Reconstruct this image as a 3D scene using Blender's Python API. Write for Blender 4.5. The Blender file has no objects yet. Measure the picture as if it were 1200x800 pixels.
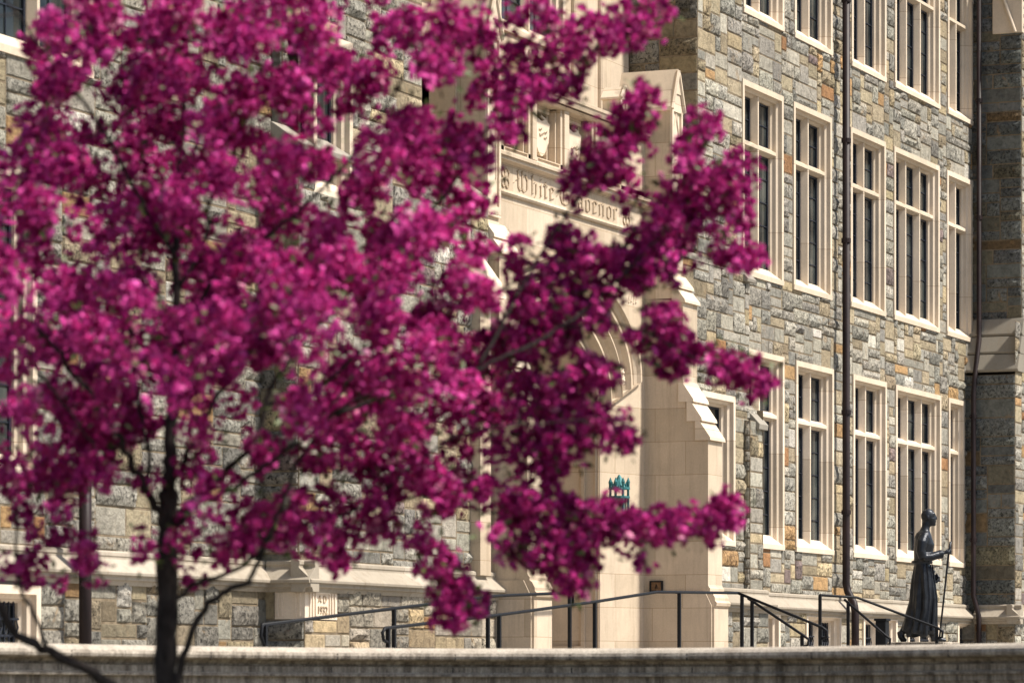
import bpy, bmesh, math, random
import numpy as np
from mathutils import Vector, Matrix
R = math.radians
scene = bpy.context.scene
col = scene.collection

# ------------------------------------------------------------------ camera, sky, sun, exposure
cam_d = bpy.data.cameras.new('camera'); cam = bpy.data.objects.new('camera', cam_d); col.objects.link(cam)
scene.camera = cam
cam.location = (0, 0, 0)                                  # eye level is z = 0, street ground is z = -1.6
cam.rotation_euler = (R(90), 0, math.atan2(.3925, .9197) - R(90))
cam_d.sensor_width = 36; cam_d.lens = 129; cam_d.shift_y = .325
cam_d.clip_start = .5; cam_d.clip_end = 2000
cam_d.dof.use_dof = True; cam_d.dof.focus_distance = 53; cam_d.dof.aperture_fstop = 3.3; cam_d.dof.aperture_blades = 9
SUN = Vector((.14, -.60, .86)).normalized()
world = bpy.data.worlds.new('World'); scene.world = world; world.use_nodes = True
wn = world.node_tree.nodes; wl = world.node_tree.links
sky = wn.new('ShaderNodeTexSky'); sky.sky_type = 'NISHITA'; sky.sun_disc = False
sky.sun_elevation = math.asin(SUN.z); sky.sun_rotation = math.atan2(SUN.x, SUN.y)
sky.air_density = 1.0; sky.dust_density = 2.0; sky.ozone_density = .5
bg = wn['Background']; bg.inputs[1].default_value = .095
wl.new(sky.outputs[0], bg.inputs[0])
sd = bpy.data.lights.new('sun', 'SUN'); sun = bpy.data.objects.new('sun', sd); col.objects.link(sun)
sd.energy = 4.9; sd.angle = R(4); sd.color = (1, .93, .83)
sun.rotation_euler = SUN.to_track_quat('Z', 'Y').to_euler()
scene.view_settings.view_transform = 'Standard'; scene.view_settings.look = 'None'
scene.view_settings.exposure = .56; scene.view_settings.gamma = 1

# ------------------------------------------------------------------ helpers
def tag(o, label=None, cat=None, group=None, kind=None):
    if label: o['label'] = label
    if cat: o['category'] = cat
    if group: o['group'] = group
    if kind: o['kind'] = kind
    return o
def empty(name, loc=(0, 0, 0)):
    o = bpy.data.objects.new(name, None); o.location = loc; o.empty_display_size = .2
    col.objects.link(o); return o
class MB:
    def __init__(s): s.v = []; s.f = []; s.m = []; s.c = []; s.uc = False
    def add(s, vs, fs, mi=0, c=None):
        b = len(s.v); s.v += [tuple(p) for p in vs]
        for f in fs: s.f.append(tuple(b + i for i in f)); s.m.append(mi); s.c.append(c or (.5, .5, .5, 0))
        if c: s.uc = True
        return s
    def box(s, a, b, mi=0, c=None):
        (x0, y0, z0), (x1, y1, z1) = a, b
        v = [(x0,y0,z0),(x1,y0,z0),(x1,y1,z0),(x0,y1,z0),(x0,y0,z1),(x1,y0,z1),(x1,y1,z1),(x0,y1,z1)]
        return s.add(v, [(0,3,2,1),(4,5,6,7),(0,1,5,4),(1,2,6,5),(2,3,7,6),(3,0,4,7)], mi, c)
    def prism(s, poly, f0, f1, mi=0, c=None):
        n = len(poly); v = [f0(*p) for p in poly] + [f1(*p) for p in poly]
        return s.add(v, [tuple(range(n))[::-1], tuple(range(n, 2*n))] + [(i, (i+1) % n, n+(i+1) % n, n+i) for i in range(n)], mi, c)
    def tube(s, pts, rad, n=8, mi=0, c=None, sx=1.0):
        pts = [Vector(p) for p in pts]; k = len(pts)
        if not hasattr(rad, '__len__'): rad = [rad]*k
        rings = []; ref = None
        for i, p in enumerate(pts):
            t = (pts[min(i+1, k-1)] - pts[max(i-1, 0)])
            if t.length < 1e-6: t = Vector((0, 0, 1))
            t.normalize()
            if ref is None: ref = Vector((0, 0, 1)) if abs(t.z) < .9 else Vector((1, 0, 0))
            a = ref - t*ref.dot(t)
            if a.length < 1e-4: a = t.orthogonal()
            a.normalize(); ref = a; b = t.cross(a)
            rings.append([p + (a*math.cos(2*math.pi*j/n)*sx + b*math.sin(2*math.pi*j/n))*rad[i] for j in range(n)])
        v = [q for r in rings for q in r]
        f = [(i*n+j, i*n+(j+1) % n, (i+1)*n+(j+1) % n, (i+1)*n+j) for i in range(k-1) for j in range(n)]
        f += [tuple(range(n))[::-1], tuple((k-1)*n+j for j in range(n))]
        return s.add(v, f, mi, c)
    def build(s, name, mats, parent=None, smooth=False, fix=True, bevel=0):
        me = bpy.data.meshes.new(name); me.from_pydata(s.v, [], s.f)
        if not isinstance(mats, (list, tuple)): mats = [mats]
        for m in mats: me.materials.append(m)
        if len(mats) > 1: me.polygons.foreach_set('material_index', s.m)
        if s.uc:
            at = me.color_attributes.new('col', 'FLOAT_COLOR', 'CORNER')
            fc = np.array(s.c, dtype=np.float32); cnt = np.array([len(f) for f in s.f])
            at.data.foreach_set('color', np.repeat(fc, cnt, axis=0).ravel())
        if smooth: me.polygons.foreach_set('use_smooth', [True]*len(me.polygons))
        if fix:
            bm = bmesh.new(); bm.from_mesh(me); bmesh.ops.recalc_face_normals(bm, faces=bm.faces); bm.to_mesh(me); bm.free()
        me.update(); o = bpy.data.objects.new(name, me); col.objects.link(o)
        if parent:
            o.parent = parent; p = parent; off = Vector(parent.location); 
            while p.parent: p = p.parent; off += p.location
            me.transform(Matrix.Translation(-off))
        if bevel:
            b = o.modifiers.new('bevel', 'BEVEL'); b.width = bevel; b.segments = 2; b.limit_method = 'ANGLE'; b.angle_limit = R(40)
        return o

# ------------------------------------------------------------------ materials
def mat(name, base=(.5,.5,.5), rough=.7, metal=0, spec=.4):
    m = bpy.data.materials.new(name); m.use_nodes = True
    p = m.node_tree.nodes['Principled BSDF']
    p.inputs['Base Color'].default_value = (*base, 1); p.inputs['Roughness'].default_value = rough
    p.inputs['Metallic'].default_value = metal; p.inputs['Specular IOR Level'].default_value = spec
    return m, m.node_tree.nodes, m.node_tree.links, p
def noise(n, l, vec, scale, detail=4, rough=.55, dist=0):
    t = n.new('ShaderNodeTexNoise'); t.inputs['Scale'].default_value = scale; t.inputs['Detail'].default_value = detail
    t.inputs['Roughness'].default_value = rough; t.inputs['Distortion'].default_value = dist
    if vec is not None: l.new(vec, t.inputs['Vector'])
    return t.outputs['Fac']
def ramp(n, l, fac, stops):
    r = n.new('ShaderNodeValToRGB'); e = r.color_ramp.elements
    while len(e) < len(stops): e.new(.5)
    for i, (p, c) in enumerate(stops):
        e[i].position = p; e[i].color = (*c, 1) if hasattr(c, '__len__') else (c, c, c, 1)
    l.new(fac, r.inputs[0]); return r.outputs[0]
def mul(n, l, a, b, fac=1, mode='MULTIPLY'):
    m = n.new('ShaderNodeMix'); m.data_type = 'RGBA'; m.blend_type = mode
    if hasattr(fac, 'links') or not isinstance(fac, (int, float)): l.new(fac, m.inputs[0])
    else: m.inputs[0].default_value = fac
    for s, v in ((6, a), (7, b)):
        if isinstance(v, tuple): m.inputs[s].default_value = (*v, 1)
        else: l.new(v, m.inputs[s])
    return m.outputs[2]
def bump(n, l, p, h, strength=.5, dist=.02):
    b = n.new('ShaderNodeBump'); b.inputs['Distance'].default_value = dist
    if isinstance(strength, (int, float)): b.inputs['Strength'].default_value = strength
    else: l.new(strength, b.inputs['Strength'])
    l.new(h, b.inputs['Height']); l.new(b.outputs[0], p.inputs['Normal'])
def coords(n, l, scale=(1,1,1)):
    g = n.new('ShaderNodeNewGeometry'); mp = n.new('ShaderNodeMapping'); mp.inputs['Scale'].default_value = scale
    l.new(g.outputs['Position'], mp.inputs[0]); return mp.outputs[0]

def m_stone():
    m, n, l, p = mat('rubble_stone', rough=.85, spec=.25)
    a = n.new('ShaderNodeAttribute'); a.attribute_name = 'col'
    v = coords(n, l)
    mott = ramp(n, l, noise(n, l, v, 9, 5, .6, .6), [(.3, .62), (.5, 1.0), (.72, 1.22)])
    speck = ramp(n, l, noise(n, l, v, 22, 8, .78, .4), [(.40, .14), (.47, .80), (.56, 1.12), (.70, 1.5)])
    c1 = mul(n, l, a.outputs['Color'], mott)
    c2 = mul(n, l, c1, speck)
    mx = mul(n, l, c1, c2, a.outputs['Alpha'], 'MIX')
    big = ramp(n, l, noise(n, l, coords(n, l, (1, 1, .35)), .8, 4, .6), [(.35, .82), (.65, 1.08)])
    rust = ramp(n, l, noise(n, l, v, 3.2, 4, .7, 1.2), [(.6, 0.), (.75, .6)])
    fin = mul(n, l, mul(n, l, mx, big), (.34, .22, .11), rust, 'MIX')
    l.new(mul(n, l, fin, (1.04, 1.01, .93)), p.inputs['Base Color'])
    bump(n, l, p, noise(n, l, v, 18, 9, .74, .4), 1.0, .05)
    return m
def m_mortar():
    m, n, l, p = mat('mortar', rough=.95, spec=.1)
    v = coords(n, l)
    l.new(ramp(n, l, noise(n, l, v, 6, 6, .7), [(.3, (.09, .07, .045)), (.55, (.22, .175, .12)), (.8, (.30, .25, .18))]), p.inputs['Base Color'])
    bump(n, l, p, noise(n, l, v, 60), .5, .01)
    return m
def m_lime(name, base, jw=.9, jh=.46, dirt=.5, joint=.0035):
    m, n, l, p = mat(name, rough=.8, spec=.25)
    g = n.new('ShaderNodeNewGeometry'); s = n.new('ShaderNodeSeparateXYZ'); l.new(g.outputs['Position'], s.inputs[0])
    ad = n.new('ShaderNodeMath'); ad.operation = 'ADD'; l.new(s.outputs[0], ad.inputs[0]); l.new(s.outputs[1], ad.inputs[1])
    cb = n.new('ShaderNodeCombineXYZ'); l.new(ad.outputs[0], cb.inputs[0]); l.new(s.outputs[2], cb.inputs[1])
    b = n.new('ShaderNodeTexBrick'); l.new(cb.outputs[0], b.inputs['Vector'])
    b.inputs['Scale'].default_value = 1; b.inputs['Mortar Size'].default_value = joint; b.inputs['Mortar Smooth'].default_value = .3
    b.inputs['Brick Width'].default_value = jw; b.inputs['Row Height'].default_value = jh; b.inputs['Bias'].default_value = 0
    b.inputs['Color1'].default_value = (1, 1, 1, 1); b.inputs['Color2'].default_value = (.80, .785, .75, 1); b.inputs['Mortar'].default_value = (.55, .47, .38, 1)
    v = coords(n, l)
    c = mul(n, l, ramp(n, l, noise(n, l, v, 2.2, 6, .6, .4), [(.3, tuple(x*.86 for x in base)), (.6, base), (.8, tuple(min(1, x*1.08) for x in base))]), b.outputs['Color'])
    st = ramp(n, l, noise(n, l, coords(n, l, (5, 5, .5)), 2.0, 6, .7), [(.5, 0.), (.85, dirt)])
    c = mul(n, l, c, (.22, .17, .12), st, 'MIX')
    c = mul(n, l, c, ramp(n, l, noise(n, l, v, 55, 5, .7), [(.3, .9), (.7, 1.06)]))
    l.new(c, p.inputs['Base Color'])
    bump(n, l, p, noise(n, l, v, 70, 5, .7), .25, .006)
    return m
def m_weathered():
    m, n, l, p = mat('weathered_stone', rough=.9, spec=.2)
    v = coords(n, l)
    c = ramp(n, l, noise(n, l, v, 4, 6, .7, .5), [(.3, (.36, .31, .25)), (.55, (.52, .46, .38)), (.8, (.62, .56, .47))])
    st = ramp(n, l, noise(n, l, coords(n, l, (5, 5, .45)), 1.7, 8, .8), [(.42, .0), (.60, .78)])
    g = n.new('ShaderNodeNewGeometry'); s = n.new('ShaderNodeSeparateXYZ'); l.new(g.outputs['Normal'], s.inputs[0])
    up = ramp(n, l, s.outputs[2], [(.25, 1.), (.7, .12)])      # soot and algae stay on the faces rain does not wash
    k = n.new('ShaderNodeMath'); k.operation = 'MULTIPLY'; l.new(st, k.inputs[0]); l.new(up, k.inputs[1])
    c = mul(n, l, c, (.055, .042, .032), k.outputs[0], 'MIX')
    c = mul(n, l, c, ramp(n, l, noise(n, l, v, 60, 6, .75), [(.35, .6), (.6, 1.1)]))
    l.new(c, p.inputs['Base Color'])
    bump(n, l, p, noise(n, l, v, 45, 7, .7), .6, .012)
    return m
def m_simple(name, c0, c1, scale=8, rough=.6, metal=0, bs=.2, bd=.005, spec=.4, sc=(1,1,1)):
    m, n, l, p = mat(name, rough=rough, metal=metal, spec=spec)
    v = coords(n, l, sc)
    l.new(ramp(n, l, noise(n, l, v, scale, 5, .6, .3), [(.3, c0), (.7, c1)]), p.inputs['Base Color'])
    if bs: bump(n, l, p, noise(n, l, v, scale*4), bs, bd)
    return m
def m_petal():
    m, n, l, p = mat('petal', rough=.55, spec=.2)
    a = n.new('ShaderNodeAttribute'); a.attribute_name = 'col'
    c = mul(n, l, a.outputs['Color'], ramp(n, l, noise(n, l, coords(n, l), 60, 3), [(.3, .75), (.7, 1.15)]))
    l.new(c, p.inputs['Base Color'])
    tr = n.new('ShaderNodeBsdfTranslucent'); l.new(c, tr.inputs[0])
    mx = n.new('ShaderNodeMixShader'); mx.inputs[0].default_value = .22
    l.new(p.outputs[0], mx.inputs[1]); l.new(tr.outputs[0], mx.inputs[2]); l.new(mx.outputs[0], n['Material Output'].inputs[0])
    return m
def m_glass():
    m, n, l, p = mat('dark_glass', (.012, .016, .018), .08, 0, .35)
    v = coords(n, l)
    l.new(ramp(n, l, noise(n, l, v, 1.3, 2), [(.38, (.006, .009, .011)), (.62, (.05, .058, .056)), (.75, (.10, .105, .095))]), p.inputs['Base Color'])
    bump(n, l, p, noise(n, l, v, 2.5, 2), .12, .02)
    return m
STONE, MORTAR = m_stone(), m_mortar()
LIME = m_lime('limestone', (.62, .51, .385), dirt=.5)
TRIM = m_lime('limestone_trim', (.78, .66, .52), 40, 1.13, dirt=.26, joint=.005)
LEDGE = m_lime('aged_limestone', (.31, .285, .24), 1.6, 40, dirt=.8, joint=.006)
CARVE = m_simple('carved_recess', (.26, .19, .12), (.48, .38, .27), 14, .9)
WSTONE = m_weathered()
GLASS = m_glass()
LEAD = m_simple('window_lead', (.012, .016, .028), (.02, .026, .04), 5, .45, .2)
PIPE = m_simple('brown_pipe_paint', (.012, .008, .009), (.028, .016, .016), 5, .5, spec=.25)
IRON = m_simple('black_iron', (.006, .007, .009), (.012, .013, .016), 20, .55, 0, spec=.2)
BRONZE = m_simple('dark_bronze', (.010, .012, .016), (.032, .036, .044), 7, .38, .6, .5, .01, .5)
TEAL = m_simple('verdigris_copper', (.02, .10, .11), (.06, .24, .25), 22, .6, .3)
WOOD = m_simple('oak_door', (.10, .05, .022), (.17, .09, .04), 4, .5, 0, .2, .004, .4, (6, 6, .6))
BARK = m_simple('bark', (.012, .010, .009), (.06, .05, .045), 34, .9, 0, .9, .012, .2, (1, 1, .35))
LEAF = m_simple('young_leaf', (.045, .06, .015), (.10, .14, .03), 30, .5)
PETAL = m_petal()
PAVE = m_simple('paving', (.22, .20, .18), (.34, .32, .29), 3, .9)
ASPH = m_simple('street_asphalt', (.04, .04, .042), (.07, .07, .07), 12, .95)
GRASS = m_simple('ground_soil', (.07, .06, .04), (.13, .11, .07), 6, .9)
ROOF = m_simple('slate', (.06, .065, .075), (.12, .12, .13), 6, .7)
BRASS = m_simple('sign_bronze', (.09, .055, .03), (.20, .12, .07), 30, .45, .5)

# ------------------------------------------------------------------ ashlar walls
PAL = [((.34,.33,.305), 22), ((.41,.395,.355), 22), ((.27,.265,.25), 10), ((.46,.44,.39), 16), ((.43,.37,.27), 11),
       ((.35,.295,.21), 8), ((.50,.42,.28), 5), ((.45,.29,.15), 2.6), ((.37,.20,.10), 1.1), ((.66,.64,.60), 1.6), ((.24,.19,.19), 1.0)]
def ashlar(mb, u0, u1, z0, z1, fr, holes=(), seed=1, dark=1.0, cu=.105, cz=.075, warm=0):
    """random coursed rubble between the lines; fr(u, z, d) -> point, d outward; holes = rectangles left open"""
    rnd = random.Random(seed)
    def lines(a, b, edges, c):
        e = sorted({a, b, *[x for x in edges if a < x < b]}); o = []
        for p, q in zip(e, e[1:]):
            k = max(1, round((q-p)/c)); o += [p + (q-p)*i/k for i in range(k)]
        return o + [e[-1]]
    U = lines(u0, u1, [h[0] for h in holes] + [h[1] for h in holes], cu)
    Z = lines(z0, z1, [h[2] for h in holes] + [h[3] for h in holes], cz)
    nu, nz = len(U)-1, len(Z)-1
    occ = [[False]*nu for _ in range(nz)]
    for j in range(nz):
        for i in range(nu):
            cu_, cz_ = (U[i]+U[i+1])/2, (Z[j]+Z[j+1])/2
            if any(h[0] < cu_ < h[1] and h[2] < cz_ < h[3] for h in holes): occ[j][i] = True
    # outward orientation test
    o_, a_, b_, d_ = (Vector(fr(*q)) for q in ((0,0,0),(1,0,0),(0,1,0),(0,0,1)))
    flip = (a_-o_).cross(b_-o_).dot(d_-o_) < 0
    def quad(vs, mi, c):
        mb.add(vs if not flip else vs[::-1], [(0, 1, 2, 3)], mi, c)
    # mortar sheet in strips
    for j in range(nz):
        i = 0
        while i < nu:
            if occ[j][i]: i += 1; continue
            k = i
            while k < nu and not occ[j][k]: k += 1
            quad([fr(U[i],Z[j],0), fr(U[k],Z[j],0), fr(U[k],Z[j+1],0), fr(U[i],Z[j+1],0)], 1, (.3,.26,.2,0))
            i = k
    tot = sum(w for _, w in PAL)
    for j in range(nz):
        for i in range(nu):
            if occ[j][i]: continue
            free = 0
            while i+free < nu and not occ[j][i+free]: free += 1
            h = rnd.choice((2, 2, 3, 3, 3, 4)); h = min(h, nz-j)
            w = max(2, min(10, int(rnd.gauss(5.6 if h < 4 else 6.2, 1.9))))
            if h == 2 and rnd.random() < .4: w += 2
            if free <= w + 1: w = free if free <= 8 else free//2
            def clear(hh): return all(not occ[jj][ii] for jj in range(j, j+hh) for ii in range(i, i+w))
            while h > 1 and not clear(h): h -= 1
            if nz-(j+h) == 1 and clear(h+1): h += 1
            for jj in range(j, j+h):
                for ii in range(i, i+w): occ[jj][ii] = True
            g = .007
            a, b, c, d = U[i]+g, U[i+w]-g, Z[j]+g, Z[j+h]-g
            r = rnd.random()*tot; q = 0
            for colr, wt in PAL:
                q += wt
                if r < q: break
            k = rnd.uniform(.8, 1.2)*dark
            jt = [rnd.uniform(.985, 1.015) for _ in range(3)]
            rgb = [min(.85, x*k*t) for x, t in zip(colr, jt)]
            if warm: rgb = [rgb[0]*(1+warm), rgb[1], rgb[2]*(1-warm)]
            rocky = rnd.random() < (.72 if colr[0] < .45 and colr[0]-colr[2] < .12 else .3)
            amp = rnd.uniform(.025, .06) if rocky else rnd.uniform(.002, .006)
            bse = rnd.uniform(.004, .012)
            cc = (*rgb, 1.0 if rocky else .22)
            n1 = max(2, int((b-a)/.075)) if rocky else 2; n2 = max(2, int((d-c)/.06)) if rocky else 2
            e = .012
            us = [a, a+e] + [a+e + (b-a-2*e)*t/n1 for t in range(1, n1)] + [b-e, b]
            zs = [c, c+e] + [c+e + (d-c-2*e)*t/n2 for t in range(1, n2)] + [d-e, d]
            P = []
            for jj, z in enumerate(zs):
                for ii, u in enumerate(us):
                    edge = min(ii, len(us)-1-ii, jj, len(zs)-1-jj)
                    if edge == 0: dd = -.004
                    elif edge == 1: dd = bse + (rnd.uniform(0, .35)*amp if rocky else 0)
                    else: dd = bse + amp*rnd.uniform(.35, 1.0)
                    ju = rnd.uniform(-.006, .006) if rocky and edge else 0
                    P.append(fr(u+ju, z+ju, dd))
            m_ = len(us)
            fs = [(jj*m_+ii, jj*m_+ii+1, (jj+1)*m_+ii+1, (jj+1)*m_+ii) for jj in range(len(zs)-1) for ii in range(m_-1)]
            if flip: fs = [f[::-1] for f in fs]
            mb.add(P, fs, 0, cc)
def front(Y): return lambda u, z, d: (u, Y-d, z)          # wall facing the viewer's side
def side(X): return lambda u, z, d: (X-d, u, z)           # wall facing left
def right_side(X): return lambda u, z, d: (X+d, u, z)
def slab(mb, fr, prof, u0, u1, mi=0):
    """moulding: profile of (out, z) swept between u0 and u1"""
    mb.prism(prof, lambda o, z: fr(u0, z, o), lambda o, z: fr(u1, z, o), mi)

P0 = 18.34; ZG = -.45; TOP = 13.4
hall = empty('university_hall', (44.65, 19, -1.6))
tag(hall, 'grey rubble stone hall with cream limestone windows and arched entrance porch', 'building')

# windows of the hall: (x0, x1, z0, z1, lights, transom z, wall plane)
WIN = []
for x0, x1, nl in ((51.66, 53.54, 2), (54.03, 55.92, 2), (56.91, 58.80, 2), (59.28, 61.95, 3), (62.42, 64.02, 2)):
    WIN.append((x0, x1, 5.97, 8.88, nl, 7.98, P0)); WIN.append((x0+.05, x1+.03, 9.88, 12.7, nl, 11.62, P0))
for x0, x1, nl in ((51.72, 53.58, 2), (54.15, 56.02, 2), (57.04, 58.86, 2), (59.38, 62.05, 3), (62.53, 63.52, 1)):
    WIN.append((x0, x1, 1.91, 4.88, nl, 3.95, P0))
for x0, x1, nl in ((29.5, 32.2, 3), (25.4, 28.1, 3)):
    WIN.append((x0, x1, 5.97, 8.88, nl, 7.98, P0)); WIN.append((x0-1.1, x1-1.1, 1.91, 4.88, nl, 3.95, P0)); WIN.append((x0, x1, 9.88, 12.7, nl, 11.62, P0))
PB = P0 - .10                                                   # basement wall stands a little proud
BAS = [(51.75, 53.1, 2), (54.35, 56.1, 2), (57.27, 59.14, 2), (59.75, 61.6, 2), (62.75, 63.75, 1), (29.75, 31.0, 1)]
def holes(plane_wins): return [(w[0]+.02, w[1]-.02, w[2]+.02, w[3]-.02) for w in plane_wins]

wb = MB()
ashlar(wb, 51.28, 64.1, 1.1, TOP, front(P0), holes([w for w in WIN if w[0] > 50]), 11)
ashlar(wb, 51.28, 64.1, ZG, 1.0, front(PB), [(a+.02, b-.02, -.1, .95) for a, b, _ in BAS if a > 50], 12)
wb.build('stone_wall', [STONE, MORTAR], hall, fix=False)['label'] = 'long rubble wall with windows right of the porch'
wb = MB()
ashlar(wb, 22, 36.2, 1.1, TOP, front(P0), holes([w for w in WIN if w[0] < 40]), 13, dark=.85)  # stones toned down, more at the base; tree shade put into their colour
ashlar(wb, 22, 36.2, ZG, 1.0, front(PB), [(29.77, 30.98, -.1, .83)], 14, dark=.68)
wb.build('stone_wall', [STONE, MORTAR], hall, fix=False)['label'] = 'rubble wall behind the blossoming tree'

# right corner tower with three stepped planes
tb = MB()
ashlar(tb, 49.42, 51.3, 5.9, TOP, front(18.2), [], 21)
ashlar(tb, 18.2, 19.25, 5.9, TOP, side(49.42), [], 22, dark=.6, cu=.12, cz=.085)  # brown return stones; their unlit side is also darkened in the colour
ashlar(tb, 48.1, 51.3, 3.9, 5.92, front(18.08), [(48.92, 50.28, 3.9, 4.01)], 23)
ashlar(tb, 48.1, 51.3, 1.1, 3.9, front(17.97), [(48.92, 50.28, 1.88, 3.9)], 24)
ashlar(tb, 17.86, P0, 1.1, 3.9, right_side(51.3), [], 26); ashlar(tb, 18.08, P0, 3.9, 5.92, right_side(51.3), [], 28); ashlar(tb, 18.2, P0, 5.92, TOP, right_side(51.3), [], 30)
ashlar(tb, 48.1, 51.34, ZG, 1.0, front(17.80), [], 25)
ashlar(tb, 50.75, 51.3, 1.1, 3.72, front(17.87), [], 27); ashlar(tb, 17.87, 17.97, 1.1, 3.72, side(50.75), [], 29)
tb.prism([(18.2, 5.9), (18.06, 5.88), (18.06, 5.93), (18.2, 6.02)], lambda y, z: (48.1, y, z), lambda y, z: (51.3, y, z), 0, (.40, .38, .34, 1))
tb.prism([(18.1, 3.86), (17.955, 3.86), (17.955, 3.90), (18.1, 3.98)], lambda y, z: (50.31, y, z), lambda y, z: (51.3, y, z), 0, (.40, .38, .34, 1))
tb.build('corner_tower', [STONE, MORTAR], hall, fix=False)['label'] = 'stepped stone corner tower right of the porch'
wt = MB()
slab(wt, front(18.08), [(-.1, 5.80), (.08, 5.78), (.09, 5.83), (-.12, 6.06)], 51.0, 51.36); wt.build('weathering_ledge', LEDGE, hall, bevel=.008); wt = MB()
slab(wt, front(17.97), [(-.05, 3.62), (.16, 3.60), (.17, 3.68), (-.1, 3.98)], 50.98, 51.37)
wt.build('weathering_ledge', LEDGE, hall, bevel=.008)
# left corner tower
tb = MB()
ashlar(tb, 36.2, 39.9, 5.9, TOP, front(18.2), [(36.32, 37.28, 5.32, 7.08)], 31)
ashlar(tb, 18.2, P0, 5.9, TOP, side(36.2), [], 32)
ashlar(tb, 35.92, 41.1, 1.1, 5.8, front(17.86), [(36.32, 37.28, 5.32, 7.08)], 33)
ashlar(tb, 17.86, P0, 1.1, 5.8, side(35.92), [], 34, dark=.7)  # left returns darker than the front, shade put into the stone colour
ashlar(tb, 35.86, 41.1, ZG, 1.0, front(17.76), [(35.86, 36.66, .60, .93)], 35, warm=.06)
ashlar(tb, 17.76, P0, ZG, 1.0, side(35.86), [(17.76, 18.12, .60, .93)], 36, dark=.72)  # base return toned down likewise, shade in the colour
ashlar(tb, 18.2, 19.25, 5.9, TOP, right_side(39.9), [], 37)
tb.build('corner_tower', [STONE, MORTAR], hall, fix=False)['label'] = 'stone corner tower behind the blossoms left of the porch'
wt = MB(); slab(wt, front(18.2), [(0, 5.78), (.37, 5.74), (.38, 5.80), (.02, 6.05), (0, 6.05)], 35.9, 41.1)
wt.build('weathering_ledge', LEDGE, hall, bevel=.008)
# cornerstone with date
cs = MB()
cs.box((35.85, 17.75, .605), (36.655, 18.0, .925)); cs.box((35.848, 17.76, .605), (35.9, 18.115, .925))
for x in (35.95, 36.02, 36.50, 36.57): cs.box((x, 17.735, .64), (x+.022, 17.76, .89))
for y in (17.80, 17.85, 18.02, 18.07): cs.box((35.835, y, .64), (35.86, y+.018, .89))
for zz in (.635, .885): cs.box((36.10, 17.735, zz), (36.44, 17.76, zz+.015))
for xx in (36.09, 36.44): cs.box((xx, 17.735, .635), (xx+.015, 17.76, .90))
cstone = cs.build('cornerstone', TRIM, hall)
def text_mesh(s, size, depth, fn):
    c = bpy.data.curves.new('tmp', 'FONT'); c.body = s; c.size = size; c.extrude = depth; c.align_x = 'CENTER'; c.resolution_u = 3
    o = bpy.data.objects.new('tmp', c); col.objects.link(o)
    dg = bpy.context.evaluated_depsgraph_get(); me = bpy.data.meshes.new_from_object(o.evaluated_get(dg))
    m = MB(); m.add([fn(*v.co) for v in me.vertices], [tuple(p.vertices) for p in me.polygons])
    bpy.data.objects.remove(o); bpy.data.curves.remove(c); bpy.data.meshes.remove(me); return m
t1 = text_mesh('A D', .115, .006, lambda x, y, z: (36.272+x*1.1, 17.745-z, .79+y))
t2 = text_mesh('1932', .125, .006, lambda x, y, z: (36.272+x*1.05, 17.745-z, .665+y))
t1.add(t2.v, t2.f); t1.build('carved_date', CARVE, cstone)

# far projecting buttress, seen at the right edge
fb = MB()
ashlar(fb, 17.42, P0+.1, 6.35, TOP, side(64.1), [(17.42, 17.95, 11.55, TOP)], 41, warm=-.10, dark=.42, cu=.12, cz=.085)  # dark cool stones on these left returns, with shade painted into their tone
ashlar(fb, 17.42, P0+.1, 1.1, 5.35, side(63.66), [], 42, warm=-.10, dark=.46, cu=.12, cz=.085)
ashlar(fb, 17.40, P0+.1, ZG, 1.0, side(63.56), [], 43, dark=.66)  # base return also coloured darker for shade
ashlar(fb, 64.1, 67.5, 6.35, TOP, front(17.42), [], 44)
ashlar(fb, 63.66, 67.5, 1.1, 6.3, front(17.42), [], 45)
ashlar(fb, 63.56, 67.5, ZG, 1.0, front(17.40), [], 46)
fbo = fb.build('far_buttress', [STONE, MORTAR], hall, fix=False); fbo['label'] = 'dark shaded stone buttress at the right end'
fw = MB()
for k in range(3):
    zb = 5.42 + k*.33; o0 = .46 - k*.15
    slab(fw, side(64.1), [(0, zb-.02), (o0, zb-.02), (o0+.02, zb+.02), (o0-.12, zb+.30), (0, zb+.31)], 17.36, P0)
fw.build('weathering_ledge', LEDGE, hall, bevel=.008)
fg = MB()
fg.prism([(17.40, 11.5), (17.95, 11.5), (17.95, 12.2), (17.78, 12.9), (17.40, 13.3)], lambda y, z: (64.06, y, z), lambda y, z: (64.5, y, z))
for a, b in (((17.95, 11.5), (17.6, 13.0)), ):
    fg.tube([(64.03, 17.52, 11.5), (64.03, 17.80, 12.3), (64.03, 17.66, 13.2)], .035)
fg.build('gablet', TRIM, hall, bevel=.01)

# water table all along
MOULD = [(-.12, .90), (.03, .90), (.05, .945), (.09, .955), (.09, .99), (.13, 1.0), (.135, 1.03), (-.02, 1.165), (-.02, 1.185), (-.01, 1.20), (-.012, 1.235), (-.04, 1.25), (-.12, 1.25)]
wt = MB()
WT = m_lime('water_table_stone', (.43, .38, .31), 1.5, 40, dirt=.85, joint=.006)
slab(wt, front(PB), MOULD, 51.34, 63.6); slab(wt, front(17.80), MOULD, 48.1, 51.42)
slab(wt, side(63.56), MOULD, 17.28, PB-.1); slab(wt, front(17.40), MOULD, 63.45, 67.5)
wt.build('water_table', WT, hall, bevel=.004)
wt = MB(); slab(wt, front(PB), MOULD, 22, 35.95); slab(wt, front(17.76), MOULD, 35.76, 41.15); slab(wt, side(35.86), MOULD, 17.64, PB)
wt.build('water_table', WT, hall, bevel=.004)

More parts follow.
